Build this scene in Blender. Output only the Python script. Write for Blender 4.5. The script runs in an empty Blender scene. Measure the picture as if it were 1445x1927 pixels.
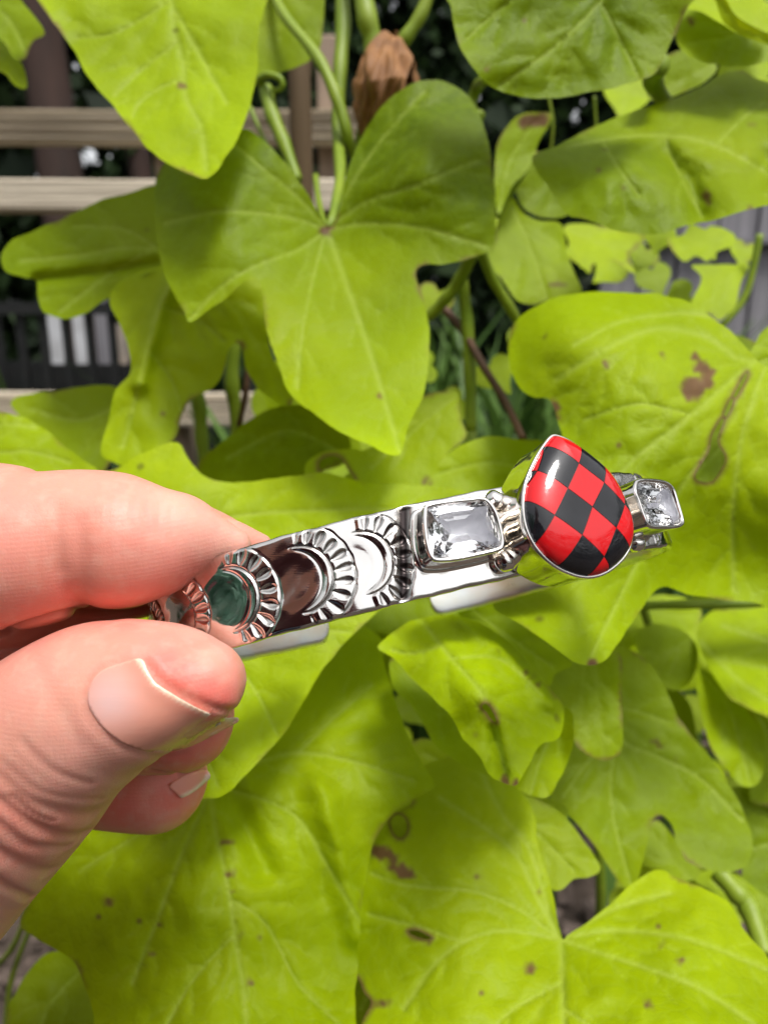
import bpy, bmesh, math, random
import numpy as np
from mathutils import Vector, Matrix
from mathutils.geometry import delaunay_2d_cdt
from mathutils.bvhtree import BVHTree
random.seed(7); RNG = np.random.default_rng(7)
sc = bpy.context.scene
C = sc.collection
R = math.radians

# ------------------------------------------------------------------ camera, world, sun, exposure
CAM_Z, PITCH = 0.62, R(-15)
cd = bpy.data.cameras.new('camera'); cam = bpy.data.objects.new('camera', cd); C.objects.link(cam)
cam.location = (0, 0, CAM_Z); cam.rotation_euler = (R(90)+PITCH, 0, 0)
cd.sensor_fit = 'HORIZONTAL'; cd.sensor_width = 26.0; cd.lens = 26.0
cd.clip_start = 0.01; cd.clip_end = 300
cd.dof.use_dof = True; cd.dof.focus_distance = 0.084; cd.dof.aperture_fstop = 27.0
sc.camera = cam
w = bpy.data.worlds.new('World'); sc.world = w; w.use_nodes = True
nt = w.node_tree; nt.nodes.clear()
sky = nt.nodes.new('ShaderNodeTexSky'); sky.sky_type = 'NISHITA'; sky.sun_disc = False
sky.sun_elevation = R(66); sky.sun_rotation = R(148); sky.air_density = 1.0; sky.dust_density = 3.0
hs = nt.nodes.new('ShaderNodeHueSaturation'); hs.inputs['Saturation'].default_value = 0.12
bg = nt.nodes.new('ShaderNodeBackground'); bg.inputs['Strength'].default_value = 0.10
ow = nt.nodes.new('ShaderNodeOutputWorld')
nt.links.new(sky.outputs[0], hs.inputs['Color']); nt.links.new(hs.outputs[0], bg.inputs[0]); nt.links.new(bg.outputs[0], ow.inputs[0])
sd = bpy.data.lights.new('sun', 'SUN'); sd.energy = 1.5; sd.angle = R(14); sd.color = (1, .96, .9)
so = bpy.data.objects.new('sun', sd); C.objects.link(so)
so.rotation_euler = (R(24), 0, R(32))
sc.view_settings.view_transform = 'Standard'; sc.view_settings.look = 'None'
sc.view_settings.exposure = 1.02; sc.view_settings.gamma = 1.0; sc.view_settings.use_curve_mapping = False
sc.cycles.max_bounces = 14; sc.cycles.transmission_bounces = 12; sc.cycles.glossy_bounces = 6; sc.cycles.diffuse_bounces = 4
sc.cycles.caustics_refractive = True; sc.cycles.caustics_reflective = False; sc.cycles.sample_clamp_indirect = 8

# ------------------------------------------------------------------ helpers
F, W2, H2 = 1445.0, 722.5, 963.5
CR = np.array([1., 0, 0]); CF = np.array([0, math.cos(PITCH), math.sin(PITCH)]); CU = np.array([0, -math.sin(PITCH), math.cos(PITCH)])
CO = np.array([0, 0, CAM_Z])
def cw(P):                       # camera-space millimetres (right, down, away) -> world metres
    P = np.asarray(P, float)
    return CO + (P[..., 0:1]*CR - P[..., 1:2]*CU + P[..., 2:3]*CF)*0.001
def P3(px, py, d):               # photograph point at a depth (mm) -> camera-space mm
    px, py, d = np.asarray(px, float), np.asarray(py, float), np.asarray(d, float)
    return np.stack([(px-W2)/F*d, (py-H2)/F*d, d], -1)
def PW(px, py, d): return cw(P3(px, py, d))
def at_y(px, py, Y):             # photograph point on the upright world plane y = Y (m)
    v = (px-W2)/F*CR - (py-H2)/F*CU + CF
    return CO + v*(Y/v[1])
def catmull(pts, n, closed=False):
    p = np.asarray(pts, float); m = len(p); out = []
    rng = range(m) if closed else range(m-1)
    for i in rng:
        if closed: a, b, c, d = p[(i-1) % m], p[i], p[(i+1) % m], p[(i+2) % m]
        else: a, b, c, d = p[max(i-1, 0)], p[i], p[i+1], p[min(i+2, m-1)]
        for k in range(n):
            t = k/n
            out.append(.5*((2*b)+(-a+c)*t+(2*a-5*b+4*c-d)*t*t+(-a+3*b-3*c+d)*t**3))
    if not closed: out.append(p[-1])
    return np.array(out)
def resample(p, step, closed=False):
    q = np.vstack([p, p[:1]]) if closed else p
    L = np.r_[0, np.cumsum(np.linalg.norm(np.diff(q, axis=0), axis=1))]
    n = max(3, int(round(L[-1]/step)))
    s = np.linspace(0, L[-1], n+1)
    r = np.stack([np.interp(s, L, q[:, k]) for k in range(q.shape[1])], 1)
    return r[:-1] if closed else r
def inside(pts, poly):
    x, y = pts[:, 0], pts[:, 1]; r = np.zeros(len(pts), bool); n = len(poly)
    for i in range(n):
        x1, y1 = poly[i]; x2, y2 = poly[(i+1) % n]
        if y1 == y2: continue
        c = ((y1 > y) != (y2 > y)) & (x < (x2-x1)*(y-y1)/(y2-y1)+x1)
        r ^= c
    return r
def seg_dist(pts, poly):         # distance of points to a polyline, any dimension
    best = np.full(len(pts), 1e9)
    for a, b in zip(poly[:-1], poly[1:]):
        ab = b-a; L = (ab**2).sum()
        t = np.clip(((pts-a)@ab)/max(L, 1e-12), 0, 1)
        best = np.minimum(best, np.linalg.norm(pts-(a+t[:, None]*ab), axis=1))
    return best
def mesh_obj(name, V, Fc, mat, parent=None, smooth=True, attrs=None, mm=False):
    me = bpy.data.meshes.new(name)
    V = np.asarray(V, float)
    me.from_pydata(V.tolist(), [], [tuple(int(i) for i in f) for f in Fc])
    me.polygons.foreach_set('use_smooth', [smooth]*len(me.polygons))
    if attrs:
        for k, a in attrs.items():
            at = me.attributes.new(k, 'FLOAT', 'POINT'); at.data.foreach_set('value', np.asarray(a, np.float32))
    if mat: me.materials.append(mat)
    me.update()
    o = bpy.data.objects.new(name, me); C.objects.link(o)
    if parent: o.parent = parent; o.matrix_parent_inverse = Matrix.Translation(-parent.location)
    return o
def empty(name, loc, label, cat, group=None):
    o = bpy.data.objects.new(name, None); C.objects.link(o); o.location = loc; o.empty_display_size = .02
    o['label'] = label; o['category'] = cat
    if group: o['group'] = group
    return o
def tube(pts, rad, n=10, cap=True):   # swept tube, world coordinates
    p = np.asarray(pts, float); rad = np.broadcast_to(np.asarray(rad, float), (len(p),))
    T = np.gradient(p, axis=0); T /= np.linalg.norm(T, axis=1)[:, None]+1e-12
    ref = np.array([.3, .2, 1.]) if abs(T[0] @ np.array([.3, .2, 1.])) < 1.0 else np.array([1., .2, .1])
    V = []; N = np.cross(T[0], ref); N /= np.linalg.norm(N)
    for i in range(len(p)):
        N = N-(N@T[i])*T[i]; N /= np.linalg.norm(N); B = np.cross(T[i], N)
        for k in range(n):
            a = 2*math.pi*k/n; V.append(p[i]+rad[i]*(math.cos(a)*N+math.sin(a)*B))
    Fc = [(i*n+k, i*n+(k+1) % n, (i+1)*n+(k+1) % n, (i+1)*n+k) for i in range(len(p)-1) for k in range(n)]
    if cap: Fc += [tuple(range(n-1, -1, -1)), tuple((len(p)-1)*n+k for k in range(n))]
    return np.array(V), Fc
def box(c, s):
    c = np.array(c); s = np.array(s)/2
    V = [c+s*np.array([x, y, z]) for x in (-1, 1) for y in (-1, 1) for z in (-1, 1)]
    return np.array(V), [(0, 1, 3, 2), (4, 6, 7, 5), (0, 4, 5, 1), (2, 3, 7, 6), (0, 2, 6, 4), (1, 5, 7, 3)]
def bevel(o, wd, seg=2):
    m = o.modifiers.new('bevel', 'BEVEL'); m.width = wd; m.segments = seg; m.limit_method = 'ANGLE'
def merge(parts):
    V = []; Fc = []; n = 0
    for v, f in parts:
        V.append(v); Fc += [tuple(i+n for i in q) for q in f]; n += len(v)
    return np.vstack(V), Fc
_ns = [RNG.normal(0, 1, (14, 3)) for _ in range(8)]; _ph = [RNG.uniform(0, 6.28, 14) for _ in range(8)]
def noise(P, scale, k=0):        # smooth sum-of-sines noise, about -1..1
    P = np.asarray(P, float); A = _ns[k][:, :P.shape[1]]
    return np.sin((P/scale)@A.T+_ph[k]).sum(1)/4.5

# ------------------------------------------------------------------ materials
def mat(name):
    m = bpy.data.materials.new(name); m.use_nodes = True
    t = m.node_tree; return m, t, t.nodes['Principled BSDF']
def nd(t, ty, **kw):
    n = t.nodes.new(ty)
    for k, v in kw.items(): setattr(n, k, v)
    return n
def mixc(t, fac, a, b, blend='MIX'):
    n = nd(t, 'ShaderNodeMix', data_type='RGBA', blend_type=blend)
    for s, v in ((0, fac), (6, a), (7, b)):
        if isinstance(v, bpy.types.NodeSocket): t.links.new(v, n.inputs[s])
        else: n.inputs[s].default_value = v if s == 0 else (*v, 1)
    return n.outputs[2]
def ramp(t, src, a, b, lo=0., hi=1.):
    n = nd(t, 'ShaderNodeMapRange'); t.links.new(src, n.inputs[0])
    n.inputs[1].default_value = a; n.inputs[2].default_value = b; n.inputs[3].default_value = lo; n.inputs[4].default_value = hi
    return n.outputs[0]
def tex(t, kind, scale, vec=None, **kw):
    n = nd(t, kind)
    if 'feature' in kw: n.feature = kw.pop('feature')
    n.inputs['Scale'].default_value = scale
    for k, v in kw.items(): n.inputs[k].default_value = v
    if vec is None: vec = nd(t, 'ShaderNodeTexCoord').outputs['Object']
    t.links.new(vec, n.inputs['Vector']); return n
def attr(t, name): return nd(t, 'ShaderNodeAttribute', attribute_name=name).outputs['Fac']
def math_(t, op, a, b=None):
    n = nd(t, 'ShaderNodeMath', operation=op)
    for i, v in enumerate((a, b)):
        if v is None: continue
        if isinstance(v, bpy.types.NodeSocket): t.links.new(v, n.inputs[i])
        else: n.inputs[i].default_value = v
    return n.outputs[0]
def bump(t, h, strength, dist, nrm=None):
    n = nd(t, 'ShaderNodeBump'); n.inputs['Strength'].default_value = strength; n.inputs['Distance'].default_value = dist
    t.links.new(h, n.inputs['Height'])
    if nrm: t.links.new(nrm, n.inputs['Normal'])
    return n.outputs[0]

def leaf_material():
    m, t, b = mat('leaf')
    tint, vein, brown = attr(t, 'tint'), attr(t, 'vein'), attr(t, 'brown')
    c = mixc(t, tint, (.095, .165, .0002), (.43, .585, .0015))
    n1 = tex(t, 'ShaderNodeTexNoise', 55, Detail=4.0)
    c = mixc(t, ramp(t, n1.outputs[0], .35, .7, 0, .55), c, (.21, .29, .001))
    n2 = tex(t, 'ShaderNodeTexNoise', 18, Detail=2.0)
    c = mixc(t, ramp(t, n2.outputs[0], .45, .75, 0, .35), c, (.52, .62, .012))
    nz = tex(t, 'ShaderNodeTexNoise', 150, Detail=3.0); wc = nd(t, 'ShaderNodeVectorMath', operation='MULTIPLY_ADD'); t.links.new(nz.outputs[1], wc.inputs[0]); wc.inputs[1].default_value = (.006, .006, .006); t.links.new(nd(t, 'ShaderNodeTexCoord').outputs['Object'], wc.inputs[2]); vo = tex(t, 'ShaderNodeTexVoronoi', 330, wc.outputs[0], feature='DISTANCE_TO_EDGE')
    net = ramp(t, vo.outputs[0], 0, .10, 1, 0)
    vo2 = tex(t, 'ShaderNodeTexVoronoi', 900, feature='DISTANCE_TO_EDGE')
    c = mixc(t, math_(t, 'MULTIPLY', net, .07), c, (.40, .58, .12))
    c = mixc(t, math_(t, 'MULTIPLY', vein, .42), c, (.52, .64, .13))
    sp = tex(t, 'ShaderNodeTexVoronoi', 85, Randomness=1.0)
    n4 = tex(t, 'ShaderNodeTexNoise', 30, Detail=2.0)
    speck = math_(t, 'MULTIPLY', ramp(t, sp.outputs[0], .04, .10, 1, 0), ramp(t, n4.outputs[0], .56, .60))
    c = mixc(t, math_(t, 'MULTIPLY', speck, .75), c, (.10, .08, .02))
    c = mixc(t, ramp(t, tex(t, 'ShaderNodeTexNoise', 420, Detail=5.0).outputs[0], .40, .68, 0, .28), c, (.27, .40, .002)); nb = tex(t, 'ShaderNodeTexNoise', 160, Detail=5.0)
    br = mixc(t, nb.outputs[0], (.05, .022, .008), (.33, .19, .09))
    c = mixc(t, brown, c, br)
    t.links.new(c, b.inputs['Base Color'])
    b.inputs['Roughness'].default_value = .46; b.inputs['Specular IOR Level'].default_value = .15
    hh = math_(t, 'ADD', math_(t, 'MULTIPLY', math_(t, 'MINIMUM', vo.outputs[0], .15), 1.5), math_(t, 'MULTIPLY', math_(t, 'MINIMUM', vo2.outputs[0], .2), .5))
    hh = math_(t, 'ADD', hh, math_(t, 'MULTIPLY', vein, -.35))
    hh = math_(t, 'ADD', hh, math_(t, 'MULTIPLY', tex(t, 'ShaderNodeTexNoise', 260, Detail=4.0).outputs[0], .8)); nr = bump(t, hh, .5, .00036); t.links.new(nr, b.inputs['Normal'])
    tr = nd(t, 'ShaderNodeBsdfTranslucent')
    cc = mixc(t, .55, c, (.66, .72, .002), 'MIX'); cc = mixc(t, brown, cc, br); t.links.new(cc, tr.inputs[0]); t.links.new(nr, tr.inputs['Normal'])
    mx = nd(t, 'ShaderNodeMixShader'); mx.inputs[0].default_value = .36
    t.links.new(b.outputs[0], mx.inputs[1]); t.links.new(tr.outputs[0], mx.inputs[2])
    t.links.new(mx.outputs[0], t.nodes['Material Output'].inputs[0])
    return m
M_LEAF = leaf_material()
def simple(name, col, rough=.6, col2=None, scale=200, metal=0, bumpd=0, spec=.5, stretch=None):
    m, t, b = mat(name)
    vec = None
    if stretch:
        mp = nd(t, 'ShaderNodeMapping'); mp.inputs['Scale'].default_value = stretch
        t.links.new(nd(t, 'ShaderNodeTexCoord').outputs['Object'], mp.inputs[0]); vec = mp.outputs[0]
    n = tex(t, 'ShaderNodeTexNoise', scale, vec, Detail=6.0)
    f = ramp(t, n.outputs[0], .3, .7)
    t.links.new(mixc(t, f, col, col2 or tuple(x*.75 for x in col)), b.inputs['Base Color'])
    b.inputs['Roughness'].default_value = rough; b.inputs['Metallic'].default_value = metal; b.inputs['Specular IOR Level'].default_value = spec
    if bumpd: t.links.new(bump(t, n.outputs[0], .6, bumpd), b.inputs['Normal'])
    return m
M_STEM = simple('green_stem', (.15, .235, .008), .5, (.24, .32, .02), 90, bumpd=.0005)
M_STEM_BROWN = simple('brown_stem', (.07, .035, .02), .7, (.14, .07, .04), 150, bumpd=.0006)
M_STAKE = simple('weathered_stake', (.16, .10, .045), .8, (.08, .05, .025), 60, bumpd=.001, stretch=(1, 1, .1))
M_DRY = simple('dry_leaf', (.33, .15, .045), .7, (.16, .07, .025), 120, bumpd=.0012)
M_RAIL = simple('weathered_pine', (.80, .71, .56), .85, (.33, .27, .20), 60, bumpd=.005, stretch=(.10, 2, 7))
M_POST = simple('weathered_post', (.40, .30, .22), .8, (.22, .16, .12), 60, bumpd=.002, stretch=(1.6, 1.6, .08))
M_GREY = simple('grey_board', (.27, .26, .28), .85, (.15, .145, .16), 30, bumpd=.003, stretch=(2.5, 2.5, .1))
M_IRON = simple('black_metal', (.012, .013, .014), .45, (.02, .02, .02), 50)
M_WHITE = simple('pale_board', (.62, .63, .66), .6, (.42, .42, .43), 25, bumpd=.001)
M_TAN = simple('tan_board', (.42, .34, .27), .7, (.25, .22, .19), 25, bumpd=.001)
M_SOIL = simple('soil', (.035, .024, .018), .95, (.075, .055, .042), 45, bumpd=.012)
M_CHIP = simple('bark_chip', (.075, .05, .04), .9, (.15, .115, .095), 120, bumpd=.002)
M_BARK = simple('bark', (.075, .04, .03), .9, (.03, .02, .016), 14, bumpd=.02, stretch=(1, 1, .2))
def foliage(name, a, b2):
    m, t, b = mat(name)
    g = nd(t, 'ShaderNodeNewGeometry')
    c = mixc(t, g.outputs['Random Per Island'], a, b2)
    t.links.new(c, b.inputs['Base Color']); b.inputs['Roughness'].default_value = .5; b.inputs['Specular IOR Level'].default_value = .3
    tr = nd(t, 'ShaderNodeBsdfTranslucent'); t.links.new(c, tr.inputs[0])
    mx = nd(t, 'ShaderNodeMixShader'); mx.inputs[0].default_value = .25
    t.links.new(b.outputs[0], mx.inputs[1]); t.links.new(tr.outputs[0], mx.inputs[2]); t.links.new(mx.outputs[0], t.nodes['Material Output'].inputs[0])
    return m
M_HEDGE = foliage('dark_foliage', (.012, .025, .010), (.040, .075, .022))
M_UNDER = foliage('undergrowth', (.04, .09, .015), (.12, .22, .04))

# ------------------------------------------------------------------ ground
bm = bmesh.new(); bmesh.ops.create_grid(bm, x_segments=120, y_segments=120, size=4.0)
for v in bm.verts:
    v.co.z = .02*math.sin(v.co.x*5+1)*math.sin(v.co.y*4)+.008*math.sin(v.co.x*23)*math.sin(v.co.y*19+2)
me = bpy.data.meshes.new('ground'); bm.to_mesh(me); bm.free(); me.materials.append(M_SOIL)
g = bpy.data.objects.new('ground', me); C.objects.link(g); g['kind'] = 'structure'
far = mesh_obj('yard', [(-120, -120, -.04), (120, -120, -.04), (120, 120, -.04), (-120, 120, -.04)], [(0, 1, 2, 3)], M_SOIL); far['kind'] = 'structure'
parts = []
for i in range(5200):            # bark mulch
    x, y = RNG.uniform(-1.3, 2.2), RNG.uniform(.1, 2.6)
    s = RNG.uniform(.006, .022); b_ = box((0, 0, 0), (s*2.2, s, s*.35))
    e = Matrix.Rotation(RNG.uniform(0, 6.3), 3, 'Z') @ Matrix.Rotation(RNG.normal(0, .5), 3, 'X') @ Matrix.Rotation(RNG.normal(0, .4), 3, 'Y')
    z = .02*math.sin(x*5+1)*math.sin(y*4)+.006+RNG.uniform(0, .012)
    v = (np.array(e) @ b_[0].T).T+np.array([x, y, z])+RNG.normal(0, s*.12, (8, 3))
    parts.append((v, b_[1]))
o = mesh_obj('bark_mulch', *merge(parts), M_CHIP, smooth=False); o['kind'] = 'stuff'; o['label'] = 'brown bark mulch on the soil under the vines'; o['category'] = 'mulch'

# ------------------------------------------------------------------ hedge of dark foliage all round, with small gaps to the sky
def leaf_cloud(n, pos, size, droop=.6):
    P = pos(n); V = np.zeros((n*4, 3)); a = RNG.normal(0, 1, (n, 3)); a[:, 2] -= droop; a /= np.linalg.norm(a, axis=1)[:, None]
    b = RNG.normal(0, 1, (n, 3)); b -= (b*a).sum(1)[:, None]*a; b /= np.linalg.norm(b, axis=1)[:, None]
    s = RNG.uniform(.6, 1.3, n)[:, None]*size
    V[0::4] = P; V[1::4] = P+a*s*.5+b*s*.28; V[2::4] = P+a*s; V[3::4] = P+a*s*.5-b*s*.28
    return V, [(4*i, 4*i+1, 4*i+2, 4*i+3) for i in range(n)]
def hedge(name, label, ang0, ang1, rad, h0, h1, n, size, holes=None):
    def pos(n):
        a = R(ang0)+(R(ang1)-R(ang0))*RNG.random(n); r = rad+RNG.normal(0, .16, n); z = h0+(h1-h0)*RNG.random(n)
        return np.stack([np.sin(a)*r, np.cos(a)*r, z+.12*np.sin(a*9)], 1)
    root = empty(name, (math.sin(R((ang0+ang1)/2))*rad, math.cos(R((ang0+ang1)/2))*rad, 0), label, 'hedge')
    V, Fc = leaf_cloud(n, pos, size)
    if holes is not None:
        Cn = V.reshape(-1, 4, 3).mean(1)-CO; Cn /= np.linalg.norm(Cn, axis=1)[:, None]
        keep = np.ones(n, bool)
        for hd, ha in holes: keep &= (Cn @ hd) < math.cos(ha+.001)
        V = V.reshape(-1, 4, 3)[keep].reshape(-1, 3); Fc = [(4*i, 4*i+1, 4*i+2, 4*i+3) for i in range(int(keep.sum()))]
    if holes is not None:
        V2, F2 = leaf_cloud(26000, lambda n: pos(n)*np.array([1.05, 1.05, 1]), .17, 1.5)
        Cn = V2.reshape(-1, 4, 3).mean(1)-CO; Cn /= np.linalg.norm(Cn, axis=1)[:, None]; keep = np.ones(len(Cn), bool)
        for hd, ha in holes: keep &= (Cn @ hd) < math.cos(ha+.009)
        V2 = V2.reshape(-1, 4, 3)[keep].reshape(-1, 3); k = len(V); V = np.vstack([V, V2]); Fc = Fc+[(k+4*i, k+4*i+1, k+4*i+2, k+4*i+3) for i in range(int(keep.sum()))]
    o = mesh_obj('foliage', V, Fc, M_HEDGE, root, smooth=False); o['kind'] = 'stuff'
    return root
holes = []
for px, py, r in [(628, 55, .009), (612, 82, .006), (608, 112, .006), (730, 18, .010), (838, 34, .008), (760, 88, .007), (1365, 132, .008), (950, 318, .009), (12, 570, .008),
                  (1085, 215, .012), (150, 140, .01), (95, 275, .012), (165, 285, .016), (70, 330, .008), (705, 10, .008), (470, 20, .008), (20, 100, .01), (900, 190, .006), (1060, 470, .01)]:
    v = (px-W2)/F*CR-(py-H2)/F*CU+CF; holes.append((v/np.linalg.norm(v), r*.45))
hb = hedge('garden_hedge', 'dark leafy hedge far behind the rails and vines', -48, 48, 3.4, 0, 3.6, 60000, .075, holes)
hd2 = hedge('garden_hedge', 'dark leafy hedge added unseen behind the camera for dark reflections', 48, 312, 4.2, 0, 2.2, 16000, .15)  # out of view, added so the silver has something dark to reflect
M_MINT = foliage('pale_green_foliage', (.26, .46, .36), (.14, .30, .22))
sh = empty('reflection_shrub', (-2.1, -1.7, 0), 'tall pale blue-green shrub added unseen behind the photographer for its teal reflection', 'reflection_shrub')  # unseen foliage added so the band reflects teal
V, Fc = leaf_cloud(5000, lambda n: np.array([-2.1, -1.7, 1.0])+RNG.normal(0, .38, (n, 3))*np.array([1.3, 1.3, 1.1]), .12); o = mesh_obj('foliage', V, Fc, M_MINT, sh, smooth=False); o['kind'] = 'stuff'
mesh_obj('stem', *tube([(-2.1, -1.7, -.02), (-2.08, -1.7, .6), (-2.1, -1.7, 1.2)], [.03, .025, .01], 10), M_BARK, sh)
# tree trunks seen in the dark behind the rails
for (px, r, Y, lab) in [(95, .075, 2.6, 'reddish brown tree trunk behind the top left rail'), (250, .045, 3.0, 'thin dark tree trunk right of the reddish one')]:
    b0 = at_y(px, 300, Y); pts = [(b0[0]+.03*math.sin(z*2), b0[1], z) for z in np.linspace(-.05, 3.4, 12)]
    t_ = empty('tree', (b0[0], b0[1], 0), lab, 'tree'); mesh_obj('trunk', *tube(pts, np.linspace(r, r*.7, 12), 14), M_BARK, t_)
    V, Fc = leaf_cloud(1500, lambda n: np.array([b0[0], b0[1], 3.1])+RNG.normal(0, .35, (n, 3))*np.array([1, 1, .7]), .09); o = mesh_obj('crown', V, Fc, M_HEDGE, t_, smooth=False); o['kind'] = 'stuff'

# ------------------------------------------------------------------ pine rail fence on the left
def grooved_rail(x0, x1, y0, z0, z1, depth, grooves):
    n = 48; prof = []
    for i in range(n+1):
        f = i/n; dz = z0+(z1-z0)*f; gy = 0
        if grooves: gy = .0050*(0.5-0.5*math.cos(f*grooves*2*math.pi))
        edge = .003*(max(0, 1-f/.06)**2+max(0, 1-(1-f)/.06)**2)
        prof.append((y0+gy+edge, dz))
    prof += [(y0+depth, z1), (y0+depth, z0)]
    xs = np.linspace(x0, x1, 14); V = []; m = len(prof)
    for x in xs:
        for (yy, zz) in prof: V.append((x, yy, zz+.0015*math.sin(x*7)))
    Fc = [(i*m+k, i*m+(k+1) % m, (i+1)*m+(k+1) % m, (i+1)*m+k) for i in range(len(xs)-1) for k in range(m)]
    Fc += [tuple(range(m-1, -1, -1)), tuple((len(xs)-1)*m+k for k in range(m))]
    return np.array(V), Fc
YF = .92
fe = empty('rail_fence', (at_y(200, 300, YF)[0], YF, 0), 'weathered tan pine fence of horizontal rails left of the vine', 'fence')
for (t0, t1, gr) in [(202, 262, 9), (334, 394, 0), (742, 800, 8)]:
    a, b = at_y(0, t0, YF), at_y(0, t1, YF); xl, xr = at_y(-1500, t0, YF)[0], at_y(705, t0, YF)[0]
    o = mesh_obj('rail', *grooved_rail(xl, xr, YF, b[2], a[2], .035, gr), M_RAIL, fe, smooth=False)
for (p0, p1) in [(272, 303), (594, 634), (-330, -270)]:
    a, b = at_y(p0, 300, YF), at_y(p1, 300, YF)
    ztop = at_y(0, 40, YF)[2]; v = box(((a[0]+b[0])/2, YF+.037+.02, ztop/2-.01), (b[0]-a[0], .04, ztop+.02)); o = mesh_obj('post', *v, M_POST, fe, smooth=False); bevel(o, .003)
# black metal fence with upright bars and pale boards leaning behind it
YB = 1.5; mf = empty('metal_fence', (at_y(100, 640, YB)[0], YB, 0), 'black metal fence with thin upright bars seen between the left leaves', 'fence')
zt = at_y(0, 580, YB)[2]
for px in range(-260, 700, 43):
    x = at_y(px, 640, YB)[0]; v, f = box((x, YB, (zt+.015)/2), (.013, .013, zt+.015)); o = mesh_obj('bar', v, f, M_IRON, mf, smooth=False)
for z in (zt, .12):
    xl, xr = at_y(-280, 600, YB)[0], at_y(700, 600, YB)[0]; o = mesh_obj('rail', *box(((xl+xr)/2, YB-.012, z), (xr-xl, .010, .022)), M_IRON, mf, smooth=False)
for (p0, p1, t0, t1, m_, lab) in [(86, 124, 560, 682, M_WHITE, 'white upright board behind the black bars, leftmost of the pale boards'), (134, 168, 560, 672, M_WHITE, 'whitish upright board behind the black bars, between the white and the grey boards'),
                              (176, 210, 560, 668, M_GREY, 'grey upright board behind the black bars'), (218, 242, 610, 664, M_TAN, 'short tan board behind the black bars, rightmost of the boards')]:
    Y = 1.72; a, b = at_y(p0, t0, Y), at_y(p1, t1, Y)
    v, f = box(((a[0]+b[0])/2, Y, a[2]/2), (b[0]-a[0], .02, a[2])); o = mesh_obj('board', v, f, m_, smooth=False); bevel(o, .002)
    o['label'] = lab; o['category'] = 'board'
    # a dark planter stands in front and hides the foot of the boards
a, b = at_y(-60, 684, 1.62), at_y(330, 684, 1.62)
V = []; Fc = []
hx = (b[0]-a[0])/2; hz = a[2]
prof = [(-.9, 0), (-1, hz*.9), (-1.04, hz*.9), (-1.04, hz), (-.95, hz), (-.95, hz-.05)]
n_ = 4
for (sx, z) in prof:
    s = abs(sx)
    for (qx, qy) in ((-1, -1), (1, -1), (1, 1), (-1, 1)): V.append(((a[0]+b[0])/2+qx*hx*s, 1.66+qy*.055*s*(1 if s > .9 else .9), z))
for i in range(len(prof)-1):
    for k in range(4): Fc.append((i*4+k, i*4+(k+1) % 4, (i+1)*4+(k+1) % 4, (i+1)*4+k))
Fc.append((3, 2, 1, 0)); Fc.append((20, 21, 22, 23))
o = mesh_obj('planter', V, Fc, M_IRON, smooth=False); o['label'] = 'long black trough planter behind the metal fence bars'; o['category'] = 'planter'
# grey board fence at the right
YG = 1.9; gf = empty('board_fence', (at_y(1300, 600, YG)[0], YG, 0), 'weathered grey vertical board fence at the right behind the small leaves', 'fence')
x = at_y(1128, 500, YG)[0]; xe = at_y(1900, 500, YG)[0]; ztop = at_y(0, 335, YG)[2]
while x < xe:
    wd = .088+RNG.uniform(-.004, .004); dz = RNG.uniform(-.01, .01)
    v, f = box((x+wd/2, YG+RNG.uniform(-.003, .003), (ztop+dz)/2), (wd-.006, .018, ztop+dz)); o = mesh_obj('board', v, f, M_GREY, gf, smooth=False); bevel(o, .002); x += wd
for py in (455, 700):
    z = at_y(0, py, YG)[2]; xl = at_y(1128, 500, YG)[0]; o = mesh_obj('rail', *box(((xl+xe)/2, YG-.026, z), (xe-xl, .03,   .012 if py == 455 else .04)), M_GREY, gf, smooth=False)
# undergrowth
def blades(n, cx, cy, sx, sy, h):
    V = []; Fc = []
    for i in range(n):
        x, y = cx+RNG.normal(0, sx), cy+RNG.normal(0, sy); hh = h*RNG.uniform(.5, 1.1); a = RNG.uniform(0, 6.28); l = RNG.uniform(.1, .5)*hh; wd = RNG.uniform(.003, .011)
        k0 = len(V)
        for k in range(5):
            f = k/4; ww = wd*(1-f)**.6*(.4+1.6*min(f*3, 1))*.6+.0006
            c = np.array([x+math.cos(a)*l*f*f, y+math.sin(a)*l*f*f, hh*(f-.25*f*f)]); s_ = np.array([-math.sin(a), math.cos(a), 0])*ww; V += [c-s_, c+s_]
        Fc += [(k0+2*k, k0+2*k+1, k0+2*k+3, k0+2*k+2) for k in range(4)]
    return np.array(V), Fc
o = mesh_obj('undergrowth', *merge([blades(420, .12, .95, .09, .12, .78), blades(300, .3, 1.2, .4, .2, .7), blades(300, -.5, 1.25, .4, .05, .4), blades(260, .6, .75, .3, .2, .12)]), M_UNDER); o['kind'] = 'stuff'; o['label'] = 'thin green and blue-green undergrowth between the vine and fences'; o['category'] = 'undergrowth'

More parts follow.
